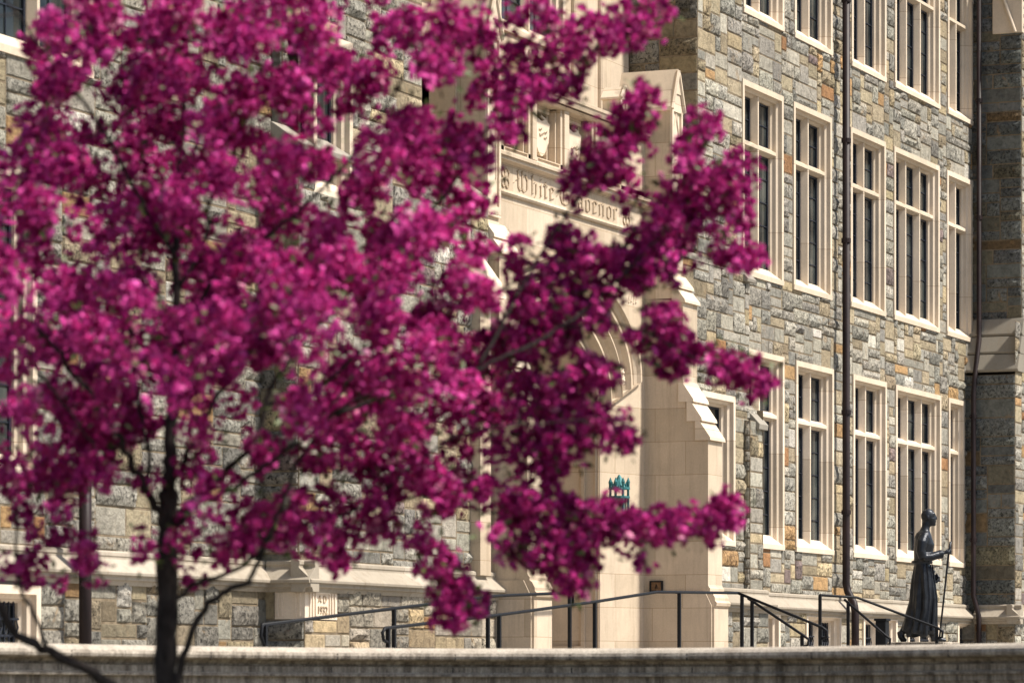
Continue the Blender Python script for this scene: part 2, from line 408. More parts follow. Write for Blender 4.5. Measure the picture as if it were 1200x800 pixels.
# ---- window builder
JP = [(0, .05), (0, -.035), (.085, -.035), (.09, .02), (.13, .05), (.135, .10), (.165, .13), (.165, .24)]
SP = [(0, .05), (0, -.045), (.05, -.045), (.075, -.03), (.13, .06), (.17, .13), (.205, .20), (.225, .30)]
def surround(mb, x0, x1, z0, z1, Y):
    rings = [[(x0+a, Y+d, z0+.02), (x0+a, Y+d, z1-a), (x1-a, Y+d, z1-a), (x1-a, Y+d, z0+.02)] for a, d in JP]
    for a, b in zip(rings, rings[1:]): mb.add(a+b, [(0, 1, 5, 4), (1, 2, 6, 5), (2, 3, 7, 6)])
    mb.prism([(Y+.24, z0), (Y-.04, z0), (Y-.045, z0+.075), (Y-.02, z0+.085), (Y+.155, z0+.225), (Y+.24, z0+.23)], lambda y, z: (x0-.001, y, z), lambda y, z: (x1+.001, y, z))
def window(x0, x1, z0, z1, nl, tz, Y, lab=None, grille=False):
    mb = MB(); surround(mb, x0, x1, z0, z1, Y)
    w = mb.build('window', TRIM, hall, fix=True)
    if lab: w['label'] = lab
    ix0, ix1, iz0, iz1 = x0+.165, x1-.165, z0+.21, z1-.165
    mw = .12; lw = (ix1-ix0-(nl-1)*mw)/nl
    yg = Y+.165
    for k in range(1, nl):
        a = ix0 + k*lw + (k-1)*mw
        m = MB(); m.prism([(a-.01, yg+.05), (a, yg-.02), (a+.035, yg-.115), (a+mw-.035, yg-.115), (a+mw, yg-.02), (a+mw+.01, yg+.05)],
                          lambda x, y: (x, y, z0+.10), lambda x, y: (x, y, iz1+.03)); m.build('mullion', TRIM, w)
    if iz0 < tz < iz1:
        m = MB(); m.prism([(yg+.05, tz-.075), (yg-.02, tz-.065), (yg-.12, tz-.03), (yg-.12, tz+.02), (yg-.02, tz+.075), (yg+.05, tz+.085)],
                          lambda y, z: (ix0-.03, y, z), lambda y, z: (ix1+.03, y, z)); m.build('transom', TRIM, w)
        rows = [(iz0-.03, tz-.06), (tz+.06, iz1+.01)]
    else: rows = [(iz0-.03, iz1+.01)]
    for k in range(nl):
        a = ix0 + k*(lw+mw); b = a+lw
        for (p, q) in rows:
            g = MB(); g.box((a-.01, yg+.02, p), (b+.01, yg+.04, q)); pane = g.build('pane', GLASS, w)
            f = MB(); t = .038
            f.box((a-.005, yg-.005, p), (a+t, yg+.018, q)); f.box((b-t, yg-.005, p), (b+.005, yg+.018, q))
            f.box((a+t, yg-.004, p), (b-t, yg+.017, p+t)); f.box((a+t, yg-.004, q-t), (b-t, yg+.017, q))
            n = max(1, round((q-p)/.36))
            for i in range(1, n):
                z = p + (q-p)*i/n; f.box((a+t, yg+.005, z-.008), (b-t, yg+.016, z+.008))
            f.box(((a+b)/2-.006, yg+.006, p+t), ((a+b)/2+.006, yg+.015, q-t))
            if grille:
                for i in range(int((b-a)/.085)):
                    x = a+.05+i*.085; f.box((x, yg-.05, p), (x+.014, yg-.036, q))
                f.box((a, yg-.052, (p+q)/2), (b, yg-.034, (p+q)/2+.02))
                f.box((a, yg-.052, (p+q)/2+.16), (b, yg-.034, (p+q)/2+.18))
                for i in range(int((b-a)/.1)):
                    x = a+.05+i*.1; f.tube([(x, yg-.06, (p+q)/2+.02), (x+.04, yg-.06, (p+q)/2+.09), (x, yg-.06, (p+q)/2+.16)], .008, 5)
            f.build('casement', LEAD, w)
for w_ in WIN: window(*w_)
window(48.9, 50.3, 1.86, 4.03, 1, 9, 17.97)
window(36.3, 37.3, 5.3, 7.1, 1, 9, 17.9)
for a, b, nl in BAS: window(a, b, -.15, .985 if a > 50 else .86, nl, 9, PB, grille=True)

# ---- centre block behind the porch
PC = 19.25
cb = MB()
cb.box((39.9, PC, 5.5), (41.8, PC+.4, TOP)); cb.box((46.9, PC, 5.5), (49.4, PC+.4, TOP))
cb.box((41.8, PC, 5.5), (46.9, PC+.4, 8.6)); cb.box((41.8, PC, 12.9), (46.9, PC+.4, TOP))
for x in (47.25, 48.25, 41.2, 40.4): cb.tube([(x, PC-.01, 7.4), (x, PC-.01, TOP)], .055, 10)
for x in (47.75, 40.8):
    cb.box((x-.36, PC-.03, 7.5), (x+.36, PC, 7.62))
cb.build('centre_wall', LIME, hall)
window(41.8, 46.9, 8.55, 12.95, 5, 10.8, PC)

# ---- downpipes
def downpipe(path, r=.062, brk=(), lab=None):
    m = MB(); m.tube(path, r, 12); o = m.build('downpipe', PIPE, hall, smooth=True)
    if lab: o['label'] = lab
    for (x, y, z) in brk:
        b = MB(); b.tube([(x, y, z-.035), (x, y, z+.035)], r+.018, 12); b.tube([(x-.09, y+.04, z), (x+.09, y+.04, z)], .014, 6); b.build('bracket', LEDGE if False else PIPE, o)
downpipe([(56.2, 18.16, TOP), (56.2, 18.16, 1.45), (56.2, 18.13, 1.32), (56.1, 18.0, 1.14), (56.08, 17.97, 1.0), (56.08, 17.97, ZG)],
         brk=[(56.2, 18.16, z) for z in (8.55, 6.95, 4.2, 2.6, 10.8)])
downpipe([(63.93, 18.16, TOP), (63.93, 18.16, 6.2), (63.86, 18.14, 6.0), (63.55, 18.14, 5.2), (63.5, 18.14, 5.0), (63.5, 18.14, 1.4), (63.42, 18.02, 1.05), (63.42, 18.0, ZG)],
         r=.046, brk=[(63.93, 18.16, z) for z in (8.2, 10.3)] + [(63.5, 18.14, z) for z in (4.6, 2.4)])
downpipe([(31.5, 18.0, 2.45), (31.5, 18.0, ZG)], brk=[(31.5, 18.0, 2.2)], lab='downpipe behind the tree trunk')

# ---- entrance porch
PA = 18.30; CX = 44.65
porch = MB()
aO, aI, sO, sI, rO, rI = 2.70, 1.78, 4.05, 3.56, 1.48, 1.22
N = 40
def arch(t, s):      # s from -1 to 1 across, t from 0 (outer) to 1 (inner)
    a = aO+(aI-aO)*t; z0 = sO+(sI-sO)*t; r = rO+(rI-rO)*t
    th = math.pi*(1-(s+1)/2); u = abs(math.cos(th)); q = 2.3
    return CX + a*math.cos(th), z0 + r*((max(0, 1-u**q))**(1/q)*.80 + (1-u)*.20)
S = [-1+2*i/N for i in range(N+1)]
oc = [arch(0, s) for s in S]
ZB = 6.06
x0p, x1p = 41.1, 48.15
for (xa, za), (xb, zb) in zip(oc, oc[1:]): porch.add([(xa, PA, za), (xb, PA, zb), (xb, PA, ZB), (xa, PA, ZB)], [(0, 1, 2, 3)])
porch.add([(x0p, PA, ZG), (oc[0][0], PA, ZG), (oc[0][0], PA, ZB), (x0p, PA, ZB)], [(0, 1, 2, 3)])
porch.add([(oc[-1][0], PA, ZG), (x1p, PA, ZG), (x1p, PA, ZB), (oc[-1][0], PA, ZB)], [(0, 1, 2, 3)])
# archivolt mouldings: (t, depth)
AV = [(0, 0), (0, -.05), (.05, -.05), (.08, .0), (.12, .03), (.15, .09), (.20, .02), (.25, .02), (.28, .10), (.34, .17), (.40, .17), (.44, .08), (.50, .06), (.54, .16), (.60, .25), (.66, .25), (.70, .14), (.76, .13), (.80, .26), (.86, .34), (.92, .34), (.95, .24), (1, .24), (1, 1.15)]
for (ta, da), (tb_, db) in zip(AV, AV[1:]):
    for s, s2 in zip(S, S[1:]):
        A, B, C_, D = arch(ta, s), arch(ta, s2), arch(tb_, s2), arch(tb_, s)
        porch.add([(A[0], PA+da, A[1]), (B[0], PA+da, B[1]), (C_[0], PA+db, C_[1]), (D[0], PA+db, D[1])], [(0, 1, 2, 3)])
# plain splayed jambs under the mouldings, with end cut of the mouldings
for sg in (-1, 1):
    s = sg
    o_ = arch(0, s); i_ = arch(1, s)
    cut = [(arch(t, s)[0], PA+d, arch(t, s)[1]) for t, d in AV[:-1]]
    n = len(cut)
    J = [(o_[0], PA, o_[1]), (i_[0], PA+.24, i_[1])]
    porch.add(cut, [tuple(range(n))])
    porch.add([(o_[0], PA, ZG), (i_[0], PA+.24, ZG), (i_[0], PA+.24, i_[1]), (o_[0], PA, o_[1])], [(0, 1, 2, 3)])
    porch.add([(i_[0], PA+.24, ZG), (i_[0], PA+1.15, ZG), (i_[0], PA+1.15, i_[1]), (i_[0], PA+.24, i_[1])], [(0, 1, 2, 3)])
    for dy, r_ in ((.27, .022), (.215, .016)):
        porch.tube([(i_[0]-sg*.01, PA+dy, ZG), (i_[0]-sg*.01, PA+dy, i_[1])], r_, 8)
    # framed recessed panels on the deep reveal
    for z0, z1 in ((.30, 1.35), (1.55, 2.9)):
        xx = i_[0]; e = -sg*.06
        y0, y1 = PA+.42, PA+1.0
        for (ya, yb, za, zb) in ((y0, y1, z0, z0+.09), (y0, y1, z1-.06, z1), (y0, y0+.05, z0+.09, z1-.06), (y1-.05, y1, z0+.09, z1-.06)):
            porch.box((min(xx, xx+e), ya, za), (max(xx, xx+e), yb, zb))
# floor band course lines and upper frieze
def bar(mb, z0, z1, o0, o1, xa=x0p, xb=x1p): mb.prism([(0, z0), (o0, z0), (o1, z1), (0, z1)], lambda o, z: (xa, PA-o, z), lambda o, z: (xb, PA-o, z))
bar(porch, ZB, 6.085, .035, .05); bar(porch, 6.085, 6.12, .05, .03)
porch.box((x0p, PA+.001, 6.12), (x1p, PA+.3, 6.46))             # inscription band
bar(porch, 6.46, 6.485, .02, .07); bar(porch, 6.485, 6.53, .09, .09); bar(porch, 6.53, 6.57, .12, .12); bar(porch, 6.57, 6.68, .11, -.12)
porch.box((x0p, PA+.33, 6.6), (x1p, PA+.45, 7.5))               # niche backs
NX = [(42.62, 43.42), (43.70, 44.50), (44.80, 45.60), (45.88, 46.68)]
px_ = [x0p] + [v for a in NX for v in a] + [x1p]
for a, b in zip(px_[::2], px_[1::2]):
    porch.box((a, PA+.0, 6.60), (b, PA+.33, 7.40))
    if b-a < .5: porch.box((a+.07, PA-.03, 6.62), (b-.07, PA+.0, 7.40))
for a, b in NX:
    for e in (.0, .05):
        porch.box((a+e, PA+.06+e*2, 6.66), (a+e+.04, PA+.33, 7.38)); porch.box((b-e-.04, PA+.06+e*2, 6.66), (b-e, PA+.33, 7.38))
    porch.box((a+.09, PA+.12, 7.32), (b-.09, PA+.33, 7.40))
    porch.prism([(PA-.02, 6.66), (PA+.33, 6.66), (PA+.33, 6.80)], lambda y, z: (a+.04, y, z), lambda y, z: (b-.04, y, z))
porch.box((x0p, PA+.0, 7.40), (x1p, PA+.45, 7.50))
bar(porch, 7.40, 7.43, .04, .08); bar(porch, 7.45, 7.52, .10, .12)
porch.prism([(PA-.13, 7.52), (PA+.5, 7.52), (PA+.5, 7.70), (PA+.2, 7.70), (PA-.13, 7.56)], lambda y, z: (x0p, y, z), lambda y, z: (x1p, y, z))
porch.box((x0p, PA+.35, 6.6), (x1p, PC+.1, 7.45))
po = porch.build('entrance_porch', LIME, hall); po['label'] = 'cream limestone porch with moulded pointed arch and shield niches'
# gabled pinnacle on the parapet
def pinnacle(X, Y, z0, w=.125, h=.17):
    m = MB(); m.box((X-w, Y-w, z0), (X+w, Y+w, z0+h))
    m.prism([(-w*1.2, z0+h), (w*1.2, z0+h), (w*1.2, z0+h+.03), (0, z0+h+w*1.5), (-w*1.2, z0+h+.03)], lambda a, z: (X+a, Y-w*1.2, z), lambda a, z: (X+a, Y+w*1.2, z))
    for s_ in (-1, 1): m.tube([(X+s_*w*1.15, Y-w*1.22, z0+h+.02), (X, Y-w*1.22, z0+h+w*1.5)], .03, 6)
    m.box((X-w, Y-w-.02, z0), (X-w+.05, Y-w, z0+h)); m.box((X+w-.05, Y-w-.02, z0), (X+w, Y-w, z0+h))
    return m.build('pinnacle', TRIM, po, bevel=.008)
pinnacle(46.3, 18.25, 7.6); pinnacle(42.9, 18.25, 7.6)
# shields in the niches
for k, (a, b) in enumerate(NX):
    c = (a+b)/2; m = MB(); w = .25; z0 = 6.74
    n = 12; pts = []
    for i in range(n+1):
        s = -1+2*i/n; pts.append((s*w, z0 + .0 + .34*abs(s)**1.8*.75))
    pts += [(w*1.02, 7.10), (w*1.12, 7.19), (w*.6, 7.235), (0, 7.20), (-w*.6, 7.235), (-w*1.12, 7.19), (-w*1.02, 7.10)]
    m.prism(pts, lambda x, z: (c+x, PA+.10, z), lambda x, z: (c+x, PA+.22, z))
    rr = random.Random(50+k)
    for i in range(6):
        x = rr.uniform(-.13, .09); z = rr.uniform(6.9, 7.12)
        m.tube([(c+x, PA+.095, z), (c+x+.03, PA+.08, z+.03), (c+x+.06, PA+.095, z)], .014, 6)
    for s_ in (-1, 1):
        m.tube([(c+s_*.30, PA+.2, 6.80), (c+s_*.27, PA+.15, 6.95), (c+s_*.31, PA+.15, 7.08), (c+s_*.25, PA+.16, 7.24), (c+s_*.12, PA+.17, 7.29)], [.02, .035, .028, .035, .02], 8)
    m.build('shield', TRIM, po, bevel=.006)
# rosettes between the archivolt rolls
for s_ in (.93, .88, -.93, -.88, .55, -.55):
    x, z = arch(.37, s_); m = MB()
    for k in range(8):
        a = k*math.pi/4; m.tube([(x, PA+.13, z), (x+.07*math.cos(a), PA+.11, z+.07*math.sin(a))], [.02, .026], 6)
    m.tube([(x, PA+.14, z), (x, PA+.08, z)], .028, 8); m.build('rosette', TRIM, po, smooth=True)
# carved spandrel ornament
for sg in (-1, 1):
    m = MB()
    for k in range(9):
        a = k*.7; r_ = .20-.018*k
        m.tube([(CX+sg*2.45+r_*math.cos(a), PA-.01, 5.45+r_*math.sin(a)), (CX+sg*2.45+(r_-.03)*math.cos(a+.7), PA-.01, 5.45+(r_-.03)*math.sin(a+.7))], .02, 6)
    for k in range(4):
        m.tube([(CX+sg*(2.30+.09*k), PA-.005, 5.10+.02*(k % 2)), (CX+sg*(2.33+.09*k), PA-.005, 5.22)], .017, 6)
    m.build('spandrel_carving', TRIM, po)
# door deep in the porch
db = MB(); db.box((42.8, PA+1.15, ZG), (46.5, PA+1.35, 5.2)); db.build('door_surround', LIME, po)
for sg in (-1, 1):
    d = MB(); xa, xb = sorted((CX+sg*.02, CX+sg*1.15)); d.box((xa, PA+1.06, .14), (xb, PA+1.14, 2.7))
    for k in range(6):
        x = xa + (xb-xa)*(k+.5)/6; d.box((x-.012, PA+1.045, .2), (x+.012, PA+1.06, 2.65))
    dd = d.build('door', WOOD, po); h = MB(); h.tube([(CX+sg*.1, PA+1.02, 1.0), (CX+sg*.1, PA+.99, 1.15), (CX+sg*.1, PA+1.02, 1.3)], .018); h.build('handle', IRON, po)

# blackletter inscription, cut with a broad nib
NIB = (math.cos(R(42))*.13, math.sin(R(42))*.13)
def minim(x, b=0, t=1): return [[(x, b+.1), (x, t-.1)], [(x-.09, t-.16), (x+.07, t)], [(x-.05, b+.02), (x+.11, b+.16)]]
GL = {
 'h': (.78, minim(.15, 0, 1.5) + [[(.17, .84), (.42, 1.0)]] + [[(.50, .9), (.50, .1), (.36, -.15)]]),
 'i': (.42, minim(.17) + [[(.12, 1.24), (.24, 1.36)]]),
 't': (.50, minim(.17, 0, 1.25) + [[(.02, .96), (.38, .96)], [(.2, .08), (.36, .14)]]),
 'e': (.64, minim(.15) + [[(.15, .9), (.36, 1.0), (.48, .80), (.20, .48)], [(.18, .06), (.48, .2)]]),
 'r': (.56, minim(.15) + [[(.18, .82), (.36, 1.0), (.46, .88)]]),
 'a': (.72, [[(.14, .5), (.14, .1), (.3, .0), (.46, .16)], [(.14, .52), (.46, .62)], [(.16, .9), (.34, 1.0), (.46, .9), (.46, .1), (.6, .04)]]),
 'v': (.72, minim(.15, .05) + [[(.15, .12), (.3, .0), (.5, .16), (.5, .86), (.38, 1.0), (.2, .86)]]),
 'n': (.80, minim(.15) + [[(.17, .84), (.42, 1.0)]] + minim(.52)),
 'o': (.70, [[(.14, .84), (.14, .14), (.32, 0), (.5, .16), (.5, .86), (.32, 1.0), (.14, .84)]]),
 'W': (1.35, [[(.05, 1.35), (.18, 1.5), (.2, .3), (.38, .02), (.56, .2)], [(.45, 1.4), (.56, 1.5), (.56, .15)], [(.56, .18), (.74, .0), (1.0, .22), (1.02, .95), (.86, 1.28), (.7, 1.1)], [(.02, .75), (.3, .9)]]),
 'G': (1.25, [[(.95, 1.35), (.6, 1.5), (.22, 1.25), (.12, .6), (.3, .1), (.65, .0), (.98, .2), (1.0, .75), (.72, .9), (.55, .72)], [(.48, 1.35), (.42, .2)], [(.72, .5), (1.05, .8)]]),
 ' ': (.55, []), '*': (1.15, []), '.': (.35, [[(.15, .5), (.2, .56)]])}
def inscribe(s, xc, z0, h, width):
    adv = sum(GL[c][0] for c in s); sx = width/adv; x = xc - width/2
    for c in s:
        w_, st = GL[c]; m = MB()
        for pl in st:
            for (a, b), (c2, d2) in zip(pl, pl[1:]):
                q = [(a-NIB[0]/2, b-NIB[1]/2), (a+NIB[0]/2, b+NIB[1]/2), (c2+NIB[0]/2, d2+NIB[1]/2), (c2-NIB[0]/2, d2-NIB[1]/2)]
                q = [(x+u*sx, z0+v*h) for u, v in q]
                m.prism(q, lambda u, v: (u, PA-.012, v), lambda u, v: (u, PA+.02, v))
        if c == '*':
            cx, cz = x+.5*sx, z0+.62*h
            for k in range(4):
                a = k*math.pi/2+.78; cc = (cx+.085*math.cos(a), cz+.085*math.sin(a))
                m.tube([(cc[0]+.06*math.cos(j*.9), PA-.006, cc[1]+.06*math.sin(j*.9)) for j in range(8)], .011, 5)
            m.tube([(cx, PA+.01, cz), (cx, PA-.02, cz)], .03, 8)
        if m.v: m.build('carved_letter' if c.isalpha() else 'carved_ornament', CARVE, po)
        x += w_*sx
inscribe('*.White.Gravenor.*', 44.78, 6.17, .172, 4.62)

# buttresses of the porch
def buttress(xa, xb):
    xt = xb-.15                                               # the top stage is slimmer
    m = MB(); base = [(0, ZG), (1.03, ZG), (1.03, .93), (1.06, .95), (1.07, .99), (1.04, 1.02), (1.04, 1.06), (1.0, 1.13), (.97, 1.15), (.97, 1.19), (.95, 1.21), (.94, 1.24), (.94, 3.26), (.57, 4.06), (.57, 5.17), (0, 5.2)]
    m.prism(base, lambda o, z: (xa, PA-o, z), lambda o, z: (xb, PA-o, z))
    m.prism([(0, 5.2), (.54, 5.2), (.38, 5.58), (.38, 7.82), (0, 7.82)], lambda o, z: (xa, PA-o, z), lambda o, z: (xt, PA-o, z))
    m.prism([(0, ZG), (1.0, ZG), (1.0, .95), (.9, 1.15), (0, 1.15)], lambda o, z: (xa-.03, PA-o, z), lambda o, z: (xb+.03, PA-o, z))
    b = m.build('buttress', LIME, po)
    w = MB()
    def course(o0, z0, o1, z1, xr, e=.035):
        w.prism([(o1-.06, z0-.03), (o0+e+.008, z0-.03), (o0+e, z0+.012), (o1+.006, z1-.032), (o1-.06, z1-.032)], lambda o, z: (xa-.025, PA-o, z), lambda o, z: (xr+.025, PA-o, z))
    for k in range(3):
        f0, f1 = k/3, (k+1)/3; course(.94-.37*f0, 3.26+.80*f0, .94-.37*f1, 3.26+.80*f1, xb)
    w.build('weathering', TRIM, b); w = MB()
    for k in range(2):
        f0, f1 = k/2, (k+1)/2; course(.57-.19*f0, 5.17+.41*f0, .57-.19*f1, 5.17+.41*f1, xb)
    w.build('weathering', TRIM, b); w = MB()
    xm = (xa+xt)/2; hw = (xt-xa)/2; F_ = .41
    w.prism([(-hw-.04, 7.80), (-hw-.04, 7.85), (0, 8.36), (hw+.04, 7.85), (hw+.04, 7.80)], lambda a, z: (xm+a, PA-F_, z), lambda a, z: (xm+a, PA+.42, z))
    w.prism([(-hw*.62, 8.05), (-hw*.62, 8.10), (0, 8.40), (hw*.62, 8.10), (hw*.62, 8.05)], lambda a, z: (xm+a, PA-F_-.015, z), lambda a, z: (xm+a, PA+.42, z))
    for s_ in (-1, 1): w.tube([(xm+s_*(hw+.03), PA-F_-.015, 7.82), (xm, PA-F_-.015, 8.37)], .03, 6)
    w.build('gablet', TRIM, b); w = MB()
    w.box((xm-hw+.002, PA-.415, 5.62), (xm+hw-.002, PA-.38, 5.75)); w.box((xm-hw+.002, PA-.385, 5.75), (xm+hw-.002, PA-.38, 7.80))
    for s_ in (-1, 1):
        w.box((xm+s_*hw-.03*(s_+1)+.002*(1-s_), PA-.415, 5.75), (xm+s_*hw+.03*(1-s_)-.002*(1+s_)+.0, PA-.385, 7.82))
        w.tube([(xm+s_*.10, PA-.39, 6.1), (xm+s_*.10, PA-.39, 7.50), (xm+s_*.04, PA-.39, 7.66), (xm, PA-.39, 7.78)], .015, 6)
    for k in range(5): w.tube([(xm-.05, PA-.385, 6.9+.12*k), (xm+.05, PA-.40, 6.96+.12*k)], .022, 6)
    w.build('panel_tracery', TRIM, b)
buttress(47.56, 48.13); buttress(41.15, 41.72)
# slender pinnacled pier left of the porch
m = MB(); m.box((40.55, 17.72, 1.2), (40.87, 17.86, 4.55)); m.build('pier', LIME, po)
m = MB()
for w_, z0, z1 in ((.24, 4.55, 4.62), (.20, 4.62, 4.74)): m.box((40.71-w_, 17.79-w_, z0), (40.71+w_, 17.79+w_, z1))
m.add([(40.71-.2, 17.59, 4.74), (40.91, 17.59, 4.74), (40.91, 17.99, 4.74), (40.51, 17.99, 4.74), (40.71, 17.79, 5.1)], [(0,1,4),(1,2,4),(2,3,4),(3,0,4)])
m.tube([(40.71, 17.79, 5.02), (40.71, 17.79, 5.1), (40.71, 17.79, 5.16), (40.71, 17.79, 5.22)], [.03, .06, .06, .02], 8)
m.build('pinnacle', TRIM, po)

# body and roof of the hall behind its walls
m = MB(); m.box((22, P0+.75, ZG-1.2), (39.8, 19.9, TOP-.05)); m.box((49.5, P0+.75, ZG-1.2), (67.5, 19.9, TOP-.05)); m.box((22, 19.9, ZG-1.2), (67.5, 32, TOP-.06)); m.box((22, P0, TOP), (67.5, 32, TOP+.3)); m.box((51.3, P0+.35, ZG), (64.0, P0+.76, TOP)); m.box((22, P0+.35, ZG), (35.9, P0+.76, TOP))
m.box((35.9, P0+.1, 8), (39.8, P0+.8, TOP)); m.box((35.9, P0+.1, ZG), (41.1, P0+.8, 5)); m.box((49.5, P0+.1, 5), (51.3, P0+.8, TOP)); m.box((64.2, 17.6, ZG), (67.5, P0+.8, TOP))
m.box((48.6, 18.32, ZG), (51.2, 19.05, 5.7))
m.build('core_wall', MORTAR, hall)
m = MB(); m.prism([(17.9, TOP+.3), (32.3, TOP+.3), (25, TOP+5.5)], lambda y, z: (21.8, y, z), lambda y, z: (67.8, y, z)); m.build('roof', ROOF, hall)

# ------------------------------------------------------------------ ground, terrace, landing, steps
m = MB(); m.add([(-900, -900, -1.6), (900, -900, -1.6), (900, 900, -1.6), (-900, 900, -1.6)], [(0,1,2,3)]); tag(m.build('ground', GRASS), kind='structure')
m = MB(); m.add([(-60, -14, -1.596), (140, -14, -1.596), (140, 4.5, -1.596), (-60, 4.5, -1.596)], [(0,1,2,3)]); tag(m.build('street', ASPH), kind='structure')
# curved retaining wall: centre line in plan, derived from camera-side measurements in metres
def wp(x, z): return Vector((.9197*z + .3925*x, .3925*z - .9197*x, 0))
xs = [-16+32*i/128 for i in range(129)]
path = [wp(x, 30.6 - (x/4.2)**2*3.1 + .04*x) if abs(x) < 5.4 else wp(x, 30.6 - (5.4/4.2)**2*3.1 - (abs(x)-5.4)*.6 + .04*x) for x in xs]
topz = [.218 + .030*min(1.6, abs(x)/4.2)**2 for x in xs]
def sweep(prof, xa=-99, xb=99, extra=0):
    mb = MB(); idx = [i for i, x in enumerate(xs) if xa <= x <= xb]; rings = []
    for i in idx:
        t = path[min(i+1, len(xs)-1)] - path[max(i-1, 0)]; t.normalize(); nrm = Vector((t.y, -t.x, 0))
        if nrm.dot(path[i]) > 0: nrm = -nrm
        rings.append([path[i] + nrm*(o+extra) + Vector((0, 0, topz[i]+z)) for o, z in prof])
    n = len(prof)
    for a, b in zip(rings, rings[1:]):
        mb.add(a+b, [(k, (k+1) % n, n+(k+1) % n, n+k) for k in range(n)])
    mb.add(rings[0], [tuple(range(n))]); mb.add(rings[-1], [tuple(range(n))[::-1]])
    return mb
rw = empty('retaining_wall', path[64]); tag(rw, 'low curved weathered limestone terrace wall with dark streaks across the foreground', 'wall')
sweep([(-.30, -.1), (-.30, -.02), (-.26, 0), (.03, 0), (.08, -.006), (.115, -.02), (.14, -.042), (.15, -.068), (.145, -.09), (.12, -.104), (.07, -.106), (.03, -.112), (.015, -.135), (-.2, -.135)]).build('coping', WSTONE, rw, smooth=False)
sweep([(-.2, -.135), (.0, -.135), (.0, -.15), (.035, -.155), (.035, -.205), (.055, -.215), (.055, -.235), (0, -.24), (0, -1.9), (-.2, -1.9)]).build('wall_body', WSTONE, rw)
sweep([(-.1, -.235), (.03, -.236), (.03, -.28), (.015, -.30), (.015, -.33), (-.1, -.33)], 3.0, 4.0).build('panel_frame', WSTONE, rw)
sweep([(-.1, -.205), (.075, -.206), (.075, -1.9), (-.1, -1.9)], 3.9, 4.4).build('pilaster', WSTONE, rw)
jb = MB()
for i in range(2, len(xs)-2, 4):
    t = (path[i+1]-path[i-1]).normalized(); nrm = Vector((t.y, -t.x, 0)); nrm = -nrm if nrm.dot(path[i]) > 0 else nrm
    for za, zb, o in ((-.10, -.05, .148), (-.205, -.158, .0365)):
        p = path[i] + Vector((0, 0, topz[i])); q = [p+nrm*(o-.05)+t*.005+Vector((0,0,za)), p+nrm*(o+.0)+t*.005+Vector((0,0,za)), p+nrm*(o+.0)+t*.005+Vector((0,0,zb)), p+nrm*(o-.05)+t*.005+Vector((0,0,zb))]
        jb.add(q + [v-t*.010 for v in q], [(0,1,2,3),(4,5,6,7),(1,2,6,5),(0,1,5,4),(2,3,7,6)])
jb.build('joint', m_simple('open_joint', (.02,.018,.015), (.04,.035,.03)), rw)
# terrace slab behind the wall
tp = [p + Vector((0, 0, ZG)) for p in path]
m = MB(); m.add([tuple(p) for p in tp] + [(90, tp[0].y, ZG), (90, 19, ZG), (15, 19, ZG)][0:0] + [(tp[0].x-6, 19.0, ZG), (90, 19.0, ZG), (90, tp[-1].y, ZG)], [tuple(range(len(tp))) + tuple(reversed(range(len(tp), len(tp)+3)))][0:0] + [tuple(range(len(tp))) + ((len(tp)+1, len(tp)) if tp[0].y > tp[-1].y else (len(tp), len(tp)+1))] )
m.v = m.v[:]; 
bmx = MB(); n = len(tp)
for i in range(n-1):
    a, b = tp[i], tp[i+1]
    far_a = a + Vector((.9197, .3925, 0))*45; far_b = b + Vector((.9197, .3925, 0))*45
    bmx.add([a, b, far_b, far_a], [(0, 1, 2, 3)])
tag(bmx.build('terrace', PAVE), kind='structure')
m = MB()
m.box((42.9, 16.15, ZG), (51.5, 18.29, .14)); m.box((43.2, 18.29, ZG), (46.3, 19.3, .139))
m.prism([(34.0, ZG), (42.9, ZG), (42.9, .137)], lambda x, z: (x, 16.15, z), lambda x, z: (x, 17.25, z))
for k in range(3): m.box((45.8, 16.15-.34*(k+1), ZG), (51.0, 16.15-.34*k, .14-.148*(k+1)))
tag(m.build('landing', PAVE), kind='structure')

# ------------------------------------------------------------------ handrails
def rail(label, path_, posts, curl=None, loc=None, r=.019):
    e = empty('handrail', (posts[0][0], posts[0][1], ZG)); tag(e, label, 'handrail', 'black handrails of the entrance ramp and steps')
    m = MB(); m.tube(path_, r, 8); m.build('top_rail', IRON, e, smooth=True)
    for (x, y, z0, z1) in posts:
        p = MB(); p.box((x-.02, y-.02, z0), (x+.02, y+.02, z1)); p.box((x-.05, y-.05, z0), (x+.05, y+.05, z0+.012)); p.build('post', IRON, e)
    return e
YA, YB_ = 17.1, 16.3
def lerp(pts, x):
    for (a, za), (b, zb) in zip(pts, pts[1:]):
        if a <= x <= b: return za + (zb-za)*(x-a)/(b-a)
    return pts[-1][1]
A = [(33.55, .51), (36.9, .74), (39.7, .93), (41.9, 1.01)]
rail('sloping handrail nearest the building, rising from the cornerstone to the left buttress',
     [(33.6, YA, .30), (33.52, YA, .40), (33.55, YA, .50)] + [(x, YA, z) for x, z in A[0:]] + [(41.98, YA, .97), (41.98, YA, .88)],
     [(33.62, YA, ZG, .51)] + [(x, YA, ZG, lerp(A, x)) for x in (36.75, 39.35, 41.88)])
def atx(px, Y): t = (px-600)/4300; z = Y/(.3925-.9197*t); return z*(.9197+.3925*t)
B = [(atx(451, YB_), .485), (atx(585, YB_), .67), (atx(697, YB_), .87), (atx(770, YB_), 1.03), (atx(866, YB_), 1.08)]
xt = B[-1][0]
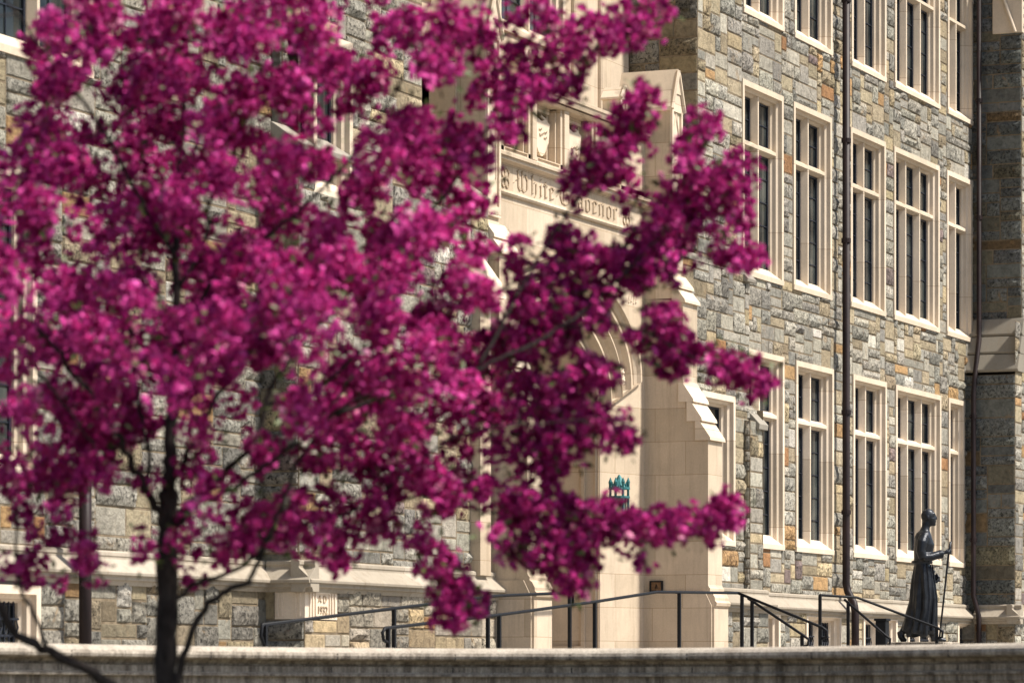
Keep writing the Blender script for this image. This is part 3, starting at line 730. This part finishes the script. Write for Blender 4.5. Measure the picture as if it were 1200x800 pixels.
rail('long handrail in front of the door, flat at the landing, sloping down to the left',
     [(B[0][0]+.1, YB_, .33), (B[0][0]-.03, YB_, .36), (B[0][0]-.06, YB_, .44)] + [(x, YB_, z) for x, z in B],
     [(B[0][0]+.08, YB_, ZG, .49)] + [(atx(p, YB_), YB_, ZG if p < 700 else .14, lerp(B, atx(p, YB_))) for p in (585, 697, 796)])
def stair_rail(lab, X, zt, run, drop, x_flat=None):
    pth = ([(x_flat, YB_, zt), (X, YB_, zt)] if x_flat else [(X, YB_, zt)]) + [(X, YB_-run, zt-drop), (X, YB_-run-.07, zt-drop-.05), (X, YB_-run-.06, zt-drop-.13), (X, YB_-run+.01, zt-drop-.15)]
    ps = [(x_flat, YB_, .14, zt)] if x_flat else [(X, YB_-.06, .14, zt-.03)]
    rail(lab, pth, ps + [(X, YB_-run+.02, ZG, zt-drop)])
stair_rail('step handrail with a curled end, nearest the right buttress', xt-.05, 1.08, 1.17, .46)
stair_rail('steeper short handrail on the steps just right of the right buttress', xt+.35, 1.02, .78, .50)
stair_rail('handrail crossing in front of the bronze statue, its flat end by the downpipe', 50.95, 1.12, 1.22, .45, 49.25)
stair_rail('steep short handrail between the downpipe and the statue', 50.35, 1.08, .62, .52)

# ------------------------------------------------------------------ statue
SX, SY, SZ = 51.62, 15.5, .475
F = Vector((.3925, -.9197, 0)); L = Vector((.9197, .3925, 0))          # forward, and away from the viewer
K = 1.045
def sp(f, h, l=0): return Vector((SX, SY, SZ)) + F*(f*K) + L*(l*K) + Vector((0, 0, h*K))
st = empty('statue', (SX, SY, SZ)); tag(st, 'dark bronze statue of a walking robed man holding a staff', 'statue')
b = MB(); rnd = random.Random(5)
def ring_loft(rows, n=40, fold=None):
    v = []; 
    for (f, h, rf, rl, fa) in rows:
        for j in range(n):
            a = 2*math.pi*j/n
            k = 1 + fa*1.5*(math.sin(a*8+h*2.2)*.6 + math.sin(a*13-h*3.4)*.5)
            v.append(sp(f + rf*k*math.cos(a), h + (fa*.25*math.sin(a*5) if h < .2 else 0), rl*k*math.sin(a)))
    r_ = len(rows)
    fs = [(i*n+j, i*n+(j+1) % n, (i+1)*n+(j+1) % n, (i+1)*n+j) for i in range(r_-1) for j in range(n)] + [tuple(range(n))[::-1], tuple((r_-1)*n+j for j in range(n))]
    b.add(v, fs)
ring_loft([(-.03, .085, .20, .19, .12), (-.035, .13, .205, .20, .10), (-.02, .25, .19, .20, .11), (0, .45, .185, .20, .10), (0, .65, .175, .20, .09), (-.01, .85, .155, .19, .07), (-.015, 1.0, .13, .17, .05),
           (-.02, 1.09, .108, .145, .0), (-.02, 1.14, .112, .15, 0), (.0, 1.25, .135, .175, .0), (.01, 1.36, .142, .19, 0), (-.005, 1.46, .12, .19, 0), (0, 1.52, .098, .14, 0), (.015, 1.555, .07, .08, 0), (.03, 1.60, .06, .06, 0), (.045, 1.67, .058, .056, 0)])
b.tube([sp(-.02, 1.095), sp(-.02, 1.135)], [.155, .155], 24)                                    # sash
# trailing hem
b.tube([sp(-.10, .65), sp(-.15, .38), sp(-.20, .20), sp(-.26, .13)], [.08, .11, .10, .05], 10)
for q_ in range(5):
    a_ = -1.9+q_*.5; b.tube([sp(.02+.11*math.cos(a_), 1.08, .15*math.sin(a_)), sp(.03+.15*math.cos(a_+.1), .6, .18*math.sin(a_)), sp(-.01+.19*math.cos(a_), .15, .19*math.sin(a_))], [.012, .022, .028], 8)
# head
def ball(c, rf, rl, rh, n=16, k=12):
    v = []; 
    for i in range(1, k):
        ph = math.pi*i/k
        for j in range(n):
            a = 2*math.pi*j/n; v.append(c + F*(rf*math.sin(ph)*math.cos(a)*K) + L*(rl*math.sin(ph)*math.sin(a)*K) + Vector((0, 0, rh*math.cos(ph)*K)))
    m0 = len(v); v += [c+Vector((0,0,rh*K)), c-Vector((0,0,rh*K))]
    fs = [(i*n+j, i*n+(j+1) % n, (i+1)*n+(j+1) % n, (i+1)*n+j) for i in range(k-2) for j in range(n)]
    fs += [(m0, (j+1) % n, j) for j in range(n)] + [(m0+1, (k-2)*n+j, (k-2)*n+(j+1) % n) for j in range(n)]
    b.add(v, fs)
ball(sp(.062, 1.758), .098, .078, .104); ball(sp(.098, 1.705), .078, .064, .092)
b.tube([sp(.160, 1.775), sp(.176, 1.748), sp(.186, 1.722), sp(.168, 1.712)], [.011, .013, .014, .012], 8)   # nose
b.tube([sp(.140, 1.79, -.045), sp(.155, 1.79, 0), sp(.140, 1.79, .045)], .013, 8)                          # brow
b.tube([sp(.158, 1.684, -.025), sp(.174, 1.686, 0), sp(.158, 1.684, .025)], .008, 6); b.tube([sp(.154, 1.668, -.022), sp(.170, 1.668, 0), sp(.154, 1.668, .022)], .009, 6)
ball(sp(.146, 1.642), .030, .034, .026)                                                                       # chin
for s_ in (-1, 1):
    ball(sp(.05, 1.735, s_*.078), .022, .012, .034, 8, 6); ball(sp(.145, 1.765, s_*.032), .012, .014, .009, 8, 6)
    b.tube([sp(.10, 1.72, s_*.06), sp(.13, 1.71, s_*.045)], [.015, .018], 6)
# legs and shoes
b.tube([sp(-.05, .5, .06), sp(-.20, .30, .06), sp(-.27, .17, .06), sp(-.30, .12, .06)], [.09, .07, .05, .048], 10)
b.tube([sp(-.335, .15, .06), sp(-.31, .09, .06), sp(-.275, .03, .06), sp(-.235, .012, .06)], [.035, .05, .045, .03], 10)
b.tube([sp(.05, .4, -.06), sp(.11, .2, -.06), sp(.13, .07, -.06)], [.09, .06, .048], 10)
b.tube([sp(.10, .045, -.06), sp(.17, .045, -.06), sp(.25, .03, -.06), sp(.31, .022, -.06)], [.043, .045, .035, .022], 10)
# arms: near arm reaches forward to the staff, far arm hangs forward
def arm(pts, rs): b.tube([sp(*p) for p in pts], rs, 12)
arm([(-.0, 1.47, -.13), (-.04, 1.38, -.19), (-.06, 1.26, -.21), (-.03, 1.17, -.20)], [.075, .08, .07, .066])
arm([(-.03, 1.17, -.20), (.08, 1.18, -.17), (.18, 1.21, -.12), (.245, 1.225, -.09)], [.066, .062, .062, .068])
arm([(.22, 1.225, -.10), (.30, 1.25, -.07)], [.028, .026])
arm([(.0, 1.47, .13), (.0, 1.32, .20), (.02, 1.16, .21), (.10, 1.0, .18), (.15, .95, .16)], [.07, .07, .06, .058, .06])
# hands: a palm, four bent fingers and a thumb, one round the staff and one relaxed
def hand(c, d, side_, up, curl):
    palm = [c, c+d*.05, c+d*.085]; b.tube(palm, [.026, .036, .032], 8, sx=.75)
    for i, ln in enumerate((.9, 1.0, .95, .78)):
        o = up*(.028-.019*i); p0 = c+d*.08+o
        p1 = p0+d*.032*ln+side_*.010*curl; p2 = p1+(d*(1-curl*.9)+side_*curl)*.026*ln; p3 = p2+(d*(.6-curl*1.2)+side_*curl)*.022*ln
        b.tube([p0, p1, p2, p3], [.0105, .0105, .0095, .008], 6)
    t0 = c+d*.03+up*.02; b.tube([t0, t0+d*.025+up*.022+side_*.02, t0+d*.055+up*.018+side_*.034], [.013, .012, .009], 6)
hand(sp(.275, 1.243, -.075), (F*.97+Vector((0,0,.15))).normalized(), L, Vector((0,0,1)), 1.0)
hand(sp(.16, .945, .15), (F*.6-Vector((0,0,.8))).normalized(), -L, F, .55)
body = b.build('body', BRONZE, st, smooth=True)
rm = body.modifiers.new('fuse', 'REMESH'); rm.mode = 'VOXEL'; rm.voxel_size = .0095; rm.use_smooth_shade = True
sm = body.modifiers.new('soft', 'SMOOTH'); sm.factor = .5; sm.iterations = 2
m = MB(); m.tube([sp(.375, 1.40, -.045), sp(.345, 1.22, -.045), sp(.30, .8, -.045), sp(.215, .03, -.045)], [.017, .016, .015, .014], 8); m.build('staff', BRONZE, st, smooth=True)
m = MB(); m.tube([sp(.13, .86, .12), sp(.20, .84, .12), sp(.23, .90, .13), sp(.19, .95, .14)], .022, 8); m.build('rosary', BRONZE, st, smooth=True)
m = MB(); m.box((SX-.42, SY-.42, ZG), (SX+.42, SY+.42, SZ)); m.build('plinth', WSTONE, st, bevel=.01)

# ------------------------------------------------------------------ small things on the wall
ln = empty('wall_lantern', (46.2, PA, 2.35)); tag(ln, 'green copper lantern with a spiked crown fixed to the porch wall', 'lantern')
m = MB(); X, Y = 46.2, PA-.16
for k in range(8):
    a = k*math.pi/4; x, y = X+.13*math.cos(a), Y+.13*math.sin(a)
    m.box((x-.012, y-.012, 2.0), (x+.012, y+.012, 2.58)); m.tube([(x, y, 2.56), (x, y, 2.60), (x, y, 2.66)], [.02, .026, .003], 6)
    a2 = a+math.pi/8; m.tube([(X+.13*math.cos(a2), Y+.13*math.sin(a2), 2.50), (X+.13*math.cos(a2), Y+.13*math.sin(a2), 2.6)], [.018, .004], 6)
for z in (2.0, 2.38, 2.50): m.tube([(X, Y, z), (X, Y, z+.03)], .145, 12)
m.tube([(X, Y, 1.85), (X, Y, 2.0)], [.03, .12], 10); m.tube([(X, Y, 2.53), (X, Y, 2.60), (X, Y, 2.70)], [.11, .07, .01], 10)
m.build('lantern_cage', TEAL, ln)
m = MB(); m.tube([(X, Y, 2.03), (X, Y, 2.38)], .10, 12); m.build('lantern_glass', m_simple('clouded_glass', (.12,.14,.12), (.22,.22,.18), 6, .2), ln)
m = MB(); m.tube([(X, PA+.02, 2.2), (X, Y+.1, 2.2)], .03, 8); m.box((X-.05, PA-.02, 2.05), (X+.05, PA+.01, 2.35)); m.build('bracket', TEAL, ln)
sg_ = empty('wall_plaque', (47.55, 18.11, 1.22)); tag(sg_, 'small square bronze plaque with a dark frame on the side of the right buttress', 'plaque')
m = MB(); m.box((47.535, 18.035, 1.16), (47.56, 18.195, 1.285)); m.build('plate', BRASS, sg_)
m = MB()
for a_, b_ in (((18.02, 1.145), (18.21, 1.165)), ((18.02, 1.28), (18.21, 1.30)), ((18.02, 1.165), (18.04, 1.28)), ((18.19, 1.165), (18.21, 1.28))): m.box((47.52, a_[0], a_[1]), (47.56, b_[0], b_[1]))
m.build('frame', IRON, sg_)
m = MB(); m.tube([(47.53, 18.10, 1.19), (47.53, 18.115, 1.25), (47.53, 18.13, 1.19)], .006, 5); m.build('emblem', IRON, sg_)
bx = MB(); bx.box((56.35, 17.55, ZG), (56.55, 17.72, .86)); bx.box((56.33, 17.53, .86), (56.57, 17.74, .90)); bx.box((56.33, 17.53, ZG), (56.57, 17.74, ZG+.08))
tag(bx.build('utility_box', IRON, bevel=.008), 'narrow black utility box standing beside the downpipe foot', 'utility box')

# ------------------------------------------------------------------ crabapple tree in blossom
TZ = 17.0                                                       # distance of the trunk
def tp_(px, py, dz=0):
    """a point of the tree: measured right and up from the eye at the trunk's distance, then moved in depth by dz metres"""
    x, y = (px-600)/4300*TZ, (790-py)/4300*TZ
    return Vector((.9197*(TZ+dz)+.3925*x, .3925*(TZ+dz)-.9197*x, y))
tree = empty('crabapple_tree', tp_(193, 1195)); tag(tree, 'crabapple tree covered in deep magenta blossom in front of the stone hall', 'tree')
rt = random.Random(77)
nodes = []                                                      # (point, radius) of all woody nodes
def curve(pts, n=5):
    P = [Vector(p) for p in pts]; out = []
    for i in range(len(P)-1):
        p0, p1, p2, p3 = P[max(i-1, 0)], P[i], P[i+1], P[min(i+2, len(P)-1)]
        for k in range(n):
            t = k/n; out.append(.5*((2*p1)+(p2-p0)*t+(2*p0-5*p1+4*p2-p3)*t*t+(3*p1-p0-3*p2+p3)*t**3))
    out.append(P[-1]); return out
trunk = MB(); limbs = []
def limb(pts, r0, r1, d0, d1, store=None, wob=.012):
    n = len(pts); q = [tp_(p[0], p[1], d0+(d1-d0)*i/(n-1)) for i, p in enumerate(pts)]
    c = curve(q, 5); m = len(c); rs = []
    for i in range(m):
        t = i/(m-1); rs.append((r0+(r1-r0)*t**.8)*rt.uniform(.92, 1.1))
        if 0 < i: c[i] = c[i] + Vector((rt.uniform(-1, 1), rt.uniform(-1, 1), rt.uniform(-1, 1)))*min(wob, r0*.6)
        nodes.append((c[i].copy(), rs[-1]))
    mb = store or MB(); mb.tube(c, rs, 9)
    if not store: limbs.append(mb)
limb([(193,1200),(192,1050),(193,900),(194,800),(195,730),(196,660),(197,620),(198,575)], .062, .046, 0, 0, trunk, .004)
limb([(198,580),(199,540),(200,500),(203,460),(206,400),(205,340),(203,290),(206,220),(212,140),(214,60),(218,-30),(225,-120)], .036, .008, 0, .2, trunk, .006)
LB = [
 ([(204,622),(216,602),(236,590),(265,582),(300,560),(345,530),(400,492),(450,460)], .017,.007,0,-.5),
 ([(203,612),(235,575),(270,545),(298,512),(310,470),(319,440),(345,400),(400,340),(450,290),(500,240),(545,180),(590,100),(640,20),(680,-40)], .017,.005,0,.5),
 ([(199,590),(214,548),(240,508),(262,470),(300,425),(340,385),(390,330)], .017,.006,0,-.7),
 ([(193,608),(176,580),(160,548),(148,520),(125,480),(95,435),(60,395),(15,350),(-60,300)], .022,.006,0,-.9),
 ([(172,572),(172,530),(160,480),(150,420),(140,340),(120,260)], .012,.005,0,.4),
 ([(205,702),(232,682),(262,672),(293,655),(325,625),(380,606),(440,590),(500,580),(560,595),(620,602),(680,606),(740,612),(800,606),(862,592)], .013,.004,0,.3),
 ([(196,830),(216,770),(240,718),(262,697),(293,683),(308,652),(330,610),(345,570),(370,520),(420,450)], .020,.006,0,-.5),
 ([(193,715),(165,708),(145,701),(120,684),(100,650),(84,610),(78,560)], .007,.003,0,.4),
 ([(190,960),(175,850),(135,803),(78,770),(35,743),(0,695),(-30,640),(-55,560),(-75,460),(-110,340),(-120,220)], .032,.008,0,-.9),
 ([(66,758),(50,718),(33,690),(28,640),(30,590),(42,540),(60,500)], .011,.004,-.35,-.2),
 ([(400,492),(480,462),(540,445),(600,418),(660,384),(702,350),(742,308),(790,258),(818,200),(826,142)], .012,.004,-.35,.2),
 ([(660,384),(720,378),(775,398),(820,420),(866,430),(903,438)], .007,.003,.0,.1),
 ([(742,308),(796,300),(850,296),(892,292)], .006,.003,.1,.2),
 ([(560,438),(610,340),(660,255),(705,195),(740,150),(768,108)], .009,.003,-.2,.5),
 ([(440,590),(490,540),(560,505),(640,500),(700,494),(748,508)], .008,.003,.0,-.3),
 ([(440,590),(480,620),(505,665),(532,720)], .006,.003,.0,.3),
 ([(203,300),(165,235),(125,160),(70,85),(20,20),(-30,-40)], .012,.004,.1,-.5),
 ([(205,345),(236,275),(238,232),(262,195),(285,140),(300,60),(330,-20)], .012,.004,.1,.6),
 ([(238,232),(226,200),(205,165),(160,100),(130,10)], .008,.003,.3,.8),
 ([(206,395),(248,337),(285,305),(326,277),(380,235),(430,175),(480,105),(525,35),(560,-40)], .013,.004,0,-.6),
 ([(206,215),(245,135),(320,76),(400,62),(450,42),(500,-10)], .008,.003,.2,-.3),
 ([(150,520),(110,545),(70,575),(40,640)], .007,.003,-.2,.2),
 ([(57,440),(76,466),(92,488),(120,530)], .008,.005,-.5,-.3),
 ([(310,470),(360,455),(420,400),(500,360),(560,330),(620,300)], .010,.004,.2,.9),
 ([(125,480),(60,470),(0,430),(-80,400)], .009,.004,-.3,.5),
]
for a in LB: limb(*a)

# how thickly each quarter-metre square of the crown flowers, top row first (columns from the left end of the crown)
ROWS = """999399999999999936999997999999940000
573399999999999811799997999999700000
267299999999999957999978999621000000
688699999999995999999967999600300000
588799999999994996999978999201700000
479999999999997753799998820038807500
599989999999998443899998301699538700
999999979599998757899998203998247893
999999996489995437999962158861688885
956999999999999389975872263236999993
959999999999999799983343486279986200
999999995999998999999757739999867781
999999999999997999999837788999965621
999999999999499999999835999998730000
999999999999699999999999999996374000
999999999999999999999999999986586200
899999999999999999999999665761398687
927999979989993999999987836860153897
237899875898459999999999998420000000
469998845985238999999967999960000000
589998622443348999999935899988400000
889986322444357899999876879742000000
867865342355573326999998767300000000
674632012367788628998667888777777830
334353113389799845879536899886424000
772362124377577981378437698331000000
284261024012101330259607688633000000
061030000000000000007500006300000000
000000000000000000006820000000000000
000000000000000000000400000000000000""".split()
LAM = [0, .05, .14, .28, .42, .6, .8, .95, 1.2, 1.55]
clus = []
puffs = []
for j, row in enumerate(ROWS):
    for i, ch in enumerate(row):
        if rt.random() < int(ch)/9*.42: puffs.append((25*(i+rt.random()), 25*(j+rt.random()), rt.uniform(-1, 1)))
def depth_for(px, py):
    u, v = (px-230)/560, (py-300)/430; q = max(0, 1-u*u-v*v)
    return 1.5*math.sqrt(q)
for j, row in enumerate(ROWS):
    for i, ch in enumerate(row):
        lam = LAM[int(ch)]; k = int(lam) + (rt.random() < lam-int(lam))
        for _ in range(k):
            px, py = 25*(i+rt.random()), 25*(j+rt.random())
            if px > 592: continue
            h = depth_for(px, py)
            f_ = min(puffs, key=lambda q: (q[0]-px)**2+(q[1]-py)**2); pull = rt.uniform(.35, .75)
            px += (f_[0]-px)*pull; py += (f_[1]-py)*pull; dz = (f_[2]*.8+rt.gauss(0, .12))*h
            sz = rt.uniform(.75, 1.15)*(.72 if int(ch) < 4 else .85 if int(ch) < 6 else .95 if int(ch) < 8 else 1.2)
            clus.append((tp_(px, py, dz), sz, int(ch)))
# the sprays that reach out over the porch: (across, down, size) of every tuft
TUFTS = '''700,20 725,15 750,12 775,8 745,30 720,38 700,45 765,25 690,60,.7 735,48,.6 600,20 625,15 650,20 675,15 610,50 640,45 665,45 600,80 625,75 650,75 670,70 640,100 620,105 600,110 660,95 672,100,.7 590,130 605,130,.7
595,150,.7 755,100,.8 748,120 762,115,.7 740,135 752,135 735,150 745,150,.8 700,150,.8 715,145 725,160 705,170 690,185 715,180 735,170 680,195 695,205 712,200 730,205 670,215,.8 685,225,.6 745,215,.6 725,235,.5 740,240,.5 672,245,.5
825,135 835,145 815,150 820,165,.8 810,180,.8 800,190,.6 865,190 870,200,.8 860,205,.8 840,210,.7 850,215 830,200 820,210 800,215 790,205,.7 785,225 800,235 815,230 835,235 855,235 875,245 880,240,.7 845,255,.7 830,260,.6 815,250 800,255 780,250 770,260 785,275 800,275
875,290 888,292,.8 860,292,.8 845,290,.7 830,300,.6 815,300,.6 885,305,.6 855,305,.5 760,280 745,285 730,290 760,300 775,295 745,310 725,310 710,300 760,320 740,325 720,330 785,300 790,315,.7 700,320 690,300 680,290 665,295 660,275 670,270 645,305 630,320 650,325 670,315
690,340 710,345 670,345 650,345 630,345 610,350 615,330 600,310 605,290,.8 640,370 660,365 680,365 700,360 620,375 600,380 715,385,.6 735,388,.6 750,395,.7 770,385 785,390 770,365,.8 780,360,.8 790,375 795,395 780,405 790,415 800,410 795,430,.7 785,425,.7 800,440,.5
820,410,.8 835,415,.8 850,420 840,435,.6 865,430 880,435 895,438 870,445,.7 885,450,.7 857,430 903,436,.6 690,430 700,425 710,435 705,445 695,445 680,440 665,440,.8 650,440,.7 600,400 620,400 640,395 660,385 680,385,.8 700,375,.7 600,425 620,425 640,415 605,450 625,450 645,455 660,465
600,475 620,475 640,480 660,485 680,490 700,485 715,495 655,500 675,505 695,505 640,505 720,510 735,515,.8 745,508,.8 690,520,.8 670,525 650,520 735,525,.5 610,500 625,510 660,535,.7 640,530 655,545,.7 635,550 650,565 620,545 600,540,.6 605,580 620,590 600,600 620,610
640,580 660,590 640,600 660,610 680,600 700,600 715,600 730,600 720,615 700,620 680,620 745,610 735,625,.7 660,630 640,625 680,640 660,650 700,640,.5 645,640 670,660 685,655,.8 672,675 665,685,.8 680,675,.8 620,640,.8 630,650,.8 610,650,.7 600,640,.8 635,665,.6 650,660,.7
765,610 780,612 795,615 775,620 790,603,.8 810,608 822,600 835,605 830,615,.8 845,598 855,590 862,598 850,605 860,610,.6 740,650,.5 745,660,.6 755,670,.5 735,640,.6 555,700 545,710 540,720,.8 555,715,.6 525,715,.7 535,690 520,680 510,660 530,665'''
for w_ in TUFTS.split():
    q = [float(x) for x in w_.split(',')] + [1]
    for _ in range(1 if q[2] < .7 else 2):
        clus.append((tp_(q[0]+rt.gauss(0, 4), q[1]+rt.gauss(0, 4), rt.gauss(.15, .10)), q[2]*rt.uniform(.72, .95), 9))
for px, py in ((20,600),(40,640),(35,665),(50,680),(30,655),(100,630),(105,650),(95,660),(110,670),(85,600),(60,590),(100,560),(120,550),(60,540),(30,560),(50,510),(80,500),(130,520),(165,490),(90,480),(75,560),(170,635),(175,652),(175,560),(150,570),(215,640),(220,655),(215,675),(230,520),(225,560),(250,640),(255,620),(265,650),(280,600),(300,610),(320,600),(340,600),(360,620),(330,630),(350,640),(380,620),(395,650),(400,660),(250,570),(265,565),(230,550),(350,590),(300,630),(10,540),(140,500),(110,520)):
    clus.append((tp_(px+rt.gauss(0, 3), py+rt.gauss(0, 3), rt.uniform(-.6, .5)), rt.uniform(.7, .95), 9))
# the nearest sprays on the viewer's side of the crown
for q in ((10,325),(30,335),(55,350),(15,355),(45,375),(75,372),(20,390),(95,392),(60,400),(110,405),(5,415),(40,425),(290,405),(300,425),(278,420),(385,425),(400,445),(370,440),(415,430),(390,470),(225,470),(250,485),(235,500),(205,395),(215,410),(150,125),(170,140),(135,140)):
    clus.append((tp_(*q, rt.uniform(-2.4, -1.7)), rt.uniform(.85, 1.05), 9))
for _ in range(330):                                             # the rest of the crown, beyond the left and top of the photograph
    a = rt.uniform(0, 2*math.pi); r_ = math.sqrt(rt.random())
    px, py = 180+520*r_*math.cos(a), 240+480*r_*math.sin(a)
    if px > -10 and py > -10: continue
    clus.append((tp_(px, py, rt.uniform(-1, 1)*depth_for(px, py)), 1, 8))

# grow a twig from the nearest wood to every cluster, nearest first
twigs = MB()
NP = np.array([tuple(p) for p, r in nodes]); NRr = [r for p, r in nodes]
NP = np.vstack([NP, np.zeros((len(clus)*4, 3))]); cnt = len(nodes)
order = sorted(range(len(clus)), key=lambda k: float(np.min(np.sum((NP[:cnt]-np.array(clus[k][0]))**2, axis=1))))
for k in order:
    c = clus[k][0]; d = np.sum((NP[:cnt]-np.array(c))**2, axis=1)
    w = d.copy(); w[NP[:cnt, 2] > c.z+.08] *= 2.2; i = int(np.argmin(w)); p = Vector(NP[i]); ln_ = (c-p).length
    if ln_ < .02: continue
    m1 = p.lerp(c, .35)+Vector((rt.uniform(-1,1), rt.uniform(-1,1), rt.uniform(-.4,1)))*ln_*.10
    m2 = p.lerp(c, .70)+Vector((rt.uniform(-1,1), rt.uniform(-1,1), rt.uniform(-.4,1)))*ln_*.10
    r0 = min(NRr[i]*.8, .0045+ln_*.012)
    twigs.tube([p, m1, m2, c], [r0, r0*.85, r0*.7, r0*.5], 5)
    for q, rr_ in ((m1, r0*.85), (m2, r0*.7), (c, r0*.55)):
        NP[cnt] = tuple(q); NRr.append(max(.0022, rr_)); cnt += 1
tw0 = trunk.build('trunk', BARK, tree, smooth=True)
for mb in limbs: mb.build('branch', BARK, tree, smooth=True)
twigs.build('twigs', BARK, tree, smooth=True, fix=False)

# blossom: twelve cupped petals in two whorls, shared shape, merged into one crown mesh with numpy
def blossom_template(seed):
    r_ = random.Random(seed); v = []; f = []
    for wh, (n, tilt, ln0) in enumerate(((6, 22, 1.0), (6, 52, .82), (3, 75, .6))):
        for k in range(n):
            a = 2*math.pi*(k+.5*wh)/n + r_.uniform(-.2, .2); e = R(tilt+r_.uniform(-12, 12)); e2 = e+R(r_.uniform(10, 30))
            L0 = ln0*r_.uniform(.85, 1.1); wd = .42*L0
            d = np.array([math.cos(a), math.sin(a), 0]); s_ = np.array([-math.sin(a), math.cos(a), 0]); z = np.array([0, 0, 1.])
            p1 = d*math.cos(e)*L0*.55+z*math.sin(e)*L0*.55; p2 = p1+d*math.cos(e2)*L0*.5+z*math.sin(e2)*L0*.5
            b_ = len(v); c0 = z*.05+d*.05
            v += [c0-s_*.08, c0+s_*.08, p1+s_*wd+z*.06, p1-s_*wd+z*.06, p2+s_*wd*.55, p2-s_*wd*.55, p1-z*.03]
            f += [(b_, b_+1, b_+6, b_+6), (b_+1, b_+2, b_+6, b_+6), (b_, b_+6, b_+3, b_+3), (b_+6, b_+2, b_+4, b_+4), (b_+3, b_+6, b_+5, b_+5), (b_+6, b_+4, b_+5, b_+5)]
    return np.array(v), np.array([[q[0], q[1], q[2]] for q in f])
TPL = [blossom_template(s) for s in range(6)]
V = []; T = []; Cc = []; base = 0
rs_ = np.random.RandomState(4)
def rand_rot(nrm):
    a = Vector(nrm).normalized(); q = a.to_track_quat('Z', 'Y').to_matrix() @ Matrix.Rotation(rs_.uniform(0, 6.28), 3, 'Z'); return np.array(q)
LV = []; LT = []; lb = 0
for (c, sz, den) in clus:
    nb = int(rs_.uniform(15, 25)*(sz**1.6)); tone = rs_.normal(0, .8)
    ax = Vector(rs_.normal(size=3)); ax.z = abs(ax.z)*.4; ax.normalize()
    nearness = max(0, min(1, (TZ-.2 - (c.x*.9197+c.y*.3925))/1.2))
    for _ in range(nb):
        dirv = Vector(rs_.normal(size=3)).normalized(); rad = rs_.uniform(.35, 1)**.6*.078*sz
        pos = c + dirv*rad + ax*rs_.uniform(-.045, .045)
        v, t = TPL[rs_.randint(6)]; s_ = rs_.uniform(.0205, .0315)
        M_ = rand_rot(dirv*1.2+Vector(rs_.normal(size=3))*.45)
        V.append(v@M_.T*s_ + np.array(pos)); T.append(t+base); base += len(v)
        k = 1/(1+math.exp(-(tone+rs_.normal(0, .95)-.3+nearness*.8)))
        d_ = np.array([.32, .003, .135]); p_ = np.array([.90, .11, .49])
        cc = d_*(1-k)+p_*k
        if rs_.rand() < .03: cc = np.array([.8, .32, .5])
        nf = len(t); var = rs_.uniform(.8, 1.2, size=(nf//6, 1)).repeat(6, 0)
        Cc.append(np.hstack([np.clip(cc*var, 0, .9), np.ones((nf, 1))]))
    nl_ = rs_.poisson(3.2)
    for _ in range(nl_):
        dirv = Vector(rs_.normal(size=3)).normalized(); p = np.array(c + dirv*.095*sz); a = np.array(dirv); b2 = np.cross(a, rs_.normal(size=3)); b2 /= np.linalg.norm(b2)+1e-6
        ln_ = rs_.uniform(.03, .055); w_ = ln_*.24; nn = np.cross(a, b2)
        LV += [p, p+a*ln_*.5+b2*w_, p+a*ln_, p+a*ln_*.5-b2*w_, p+a*ln_*.5+nn*.004]; LT += [(lb, lb+1, lb+4), (lb+1, lb+2, lb+4), (lb+2, lb+3, lb+4), (lb+3, lb, lb+4)]; lb += 5
def np_mesh(name, V, T, m, parent, C=None):
    me = bpy.data.meshes.new(name); V = np.asarray(V, dtype=np.float32); T = np.asarray(T, dtype=np.int32)
    V = V - np.array(parent.location, dtype=np.float32)
    me.vertices.add(len(V)); me.vertices.foreach_set('co', V.ravel())
    me.loops.add(T.size); me.loops.foreach_set('vertex_index', T.ravel())
    me.polygons.add(len(T)); me.polygons.foreach_set('loop_start', np.arange(0, T.size, 3, dtype=np.int32)); me.polygons.foreach_set('loop_total', np.full(len(T), 3, dtype=np.int32))
    me.update(calc_edges=True); me.materials.append(m)
    if C is not None:
        at = me.color_attributes.new('col', 'FLOAT_COLOR', 'CORNER'); at.data.foreach_set('color', np.repeat(np.asarray(C, dtype=np.float32), 3, axis=0).ravel())
    me.validate(); o = bpy.data.objects.new(name, me); col.objects.link(o); o.parent = parent; return o
cr = np_mesh('crown', np.vstack(V), np.vstack(T), PETAL, tree, np.vstack(Cc)); cr['label'] = 'magenta double blossoms'
np_mesh('leaves', LV, LT, LEAF, tree)
print('clusters', len(clus), 'blossom faces', sum(len(t) for t in T))
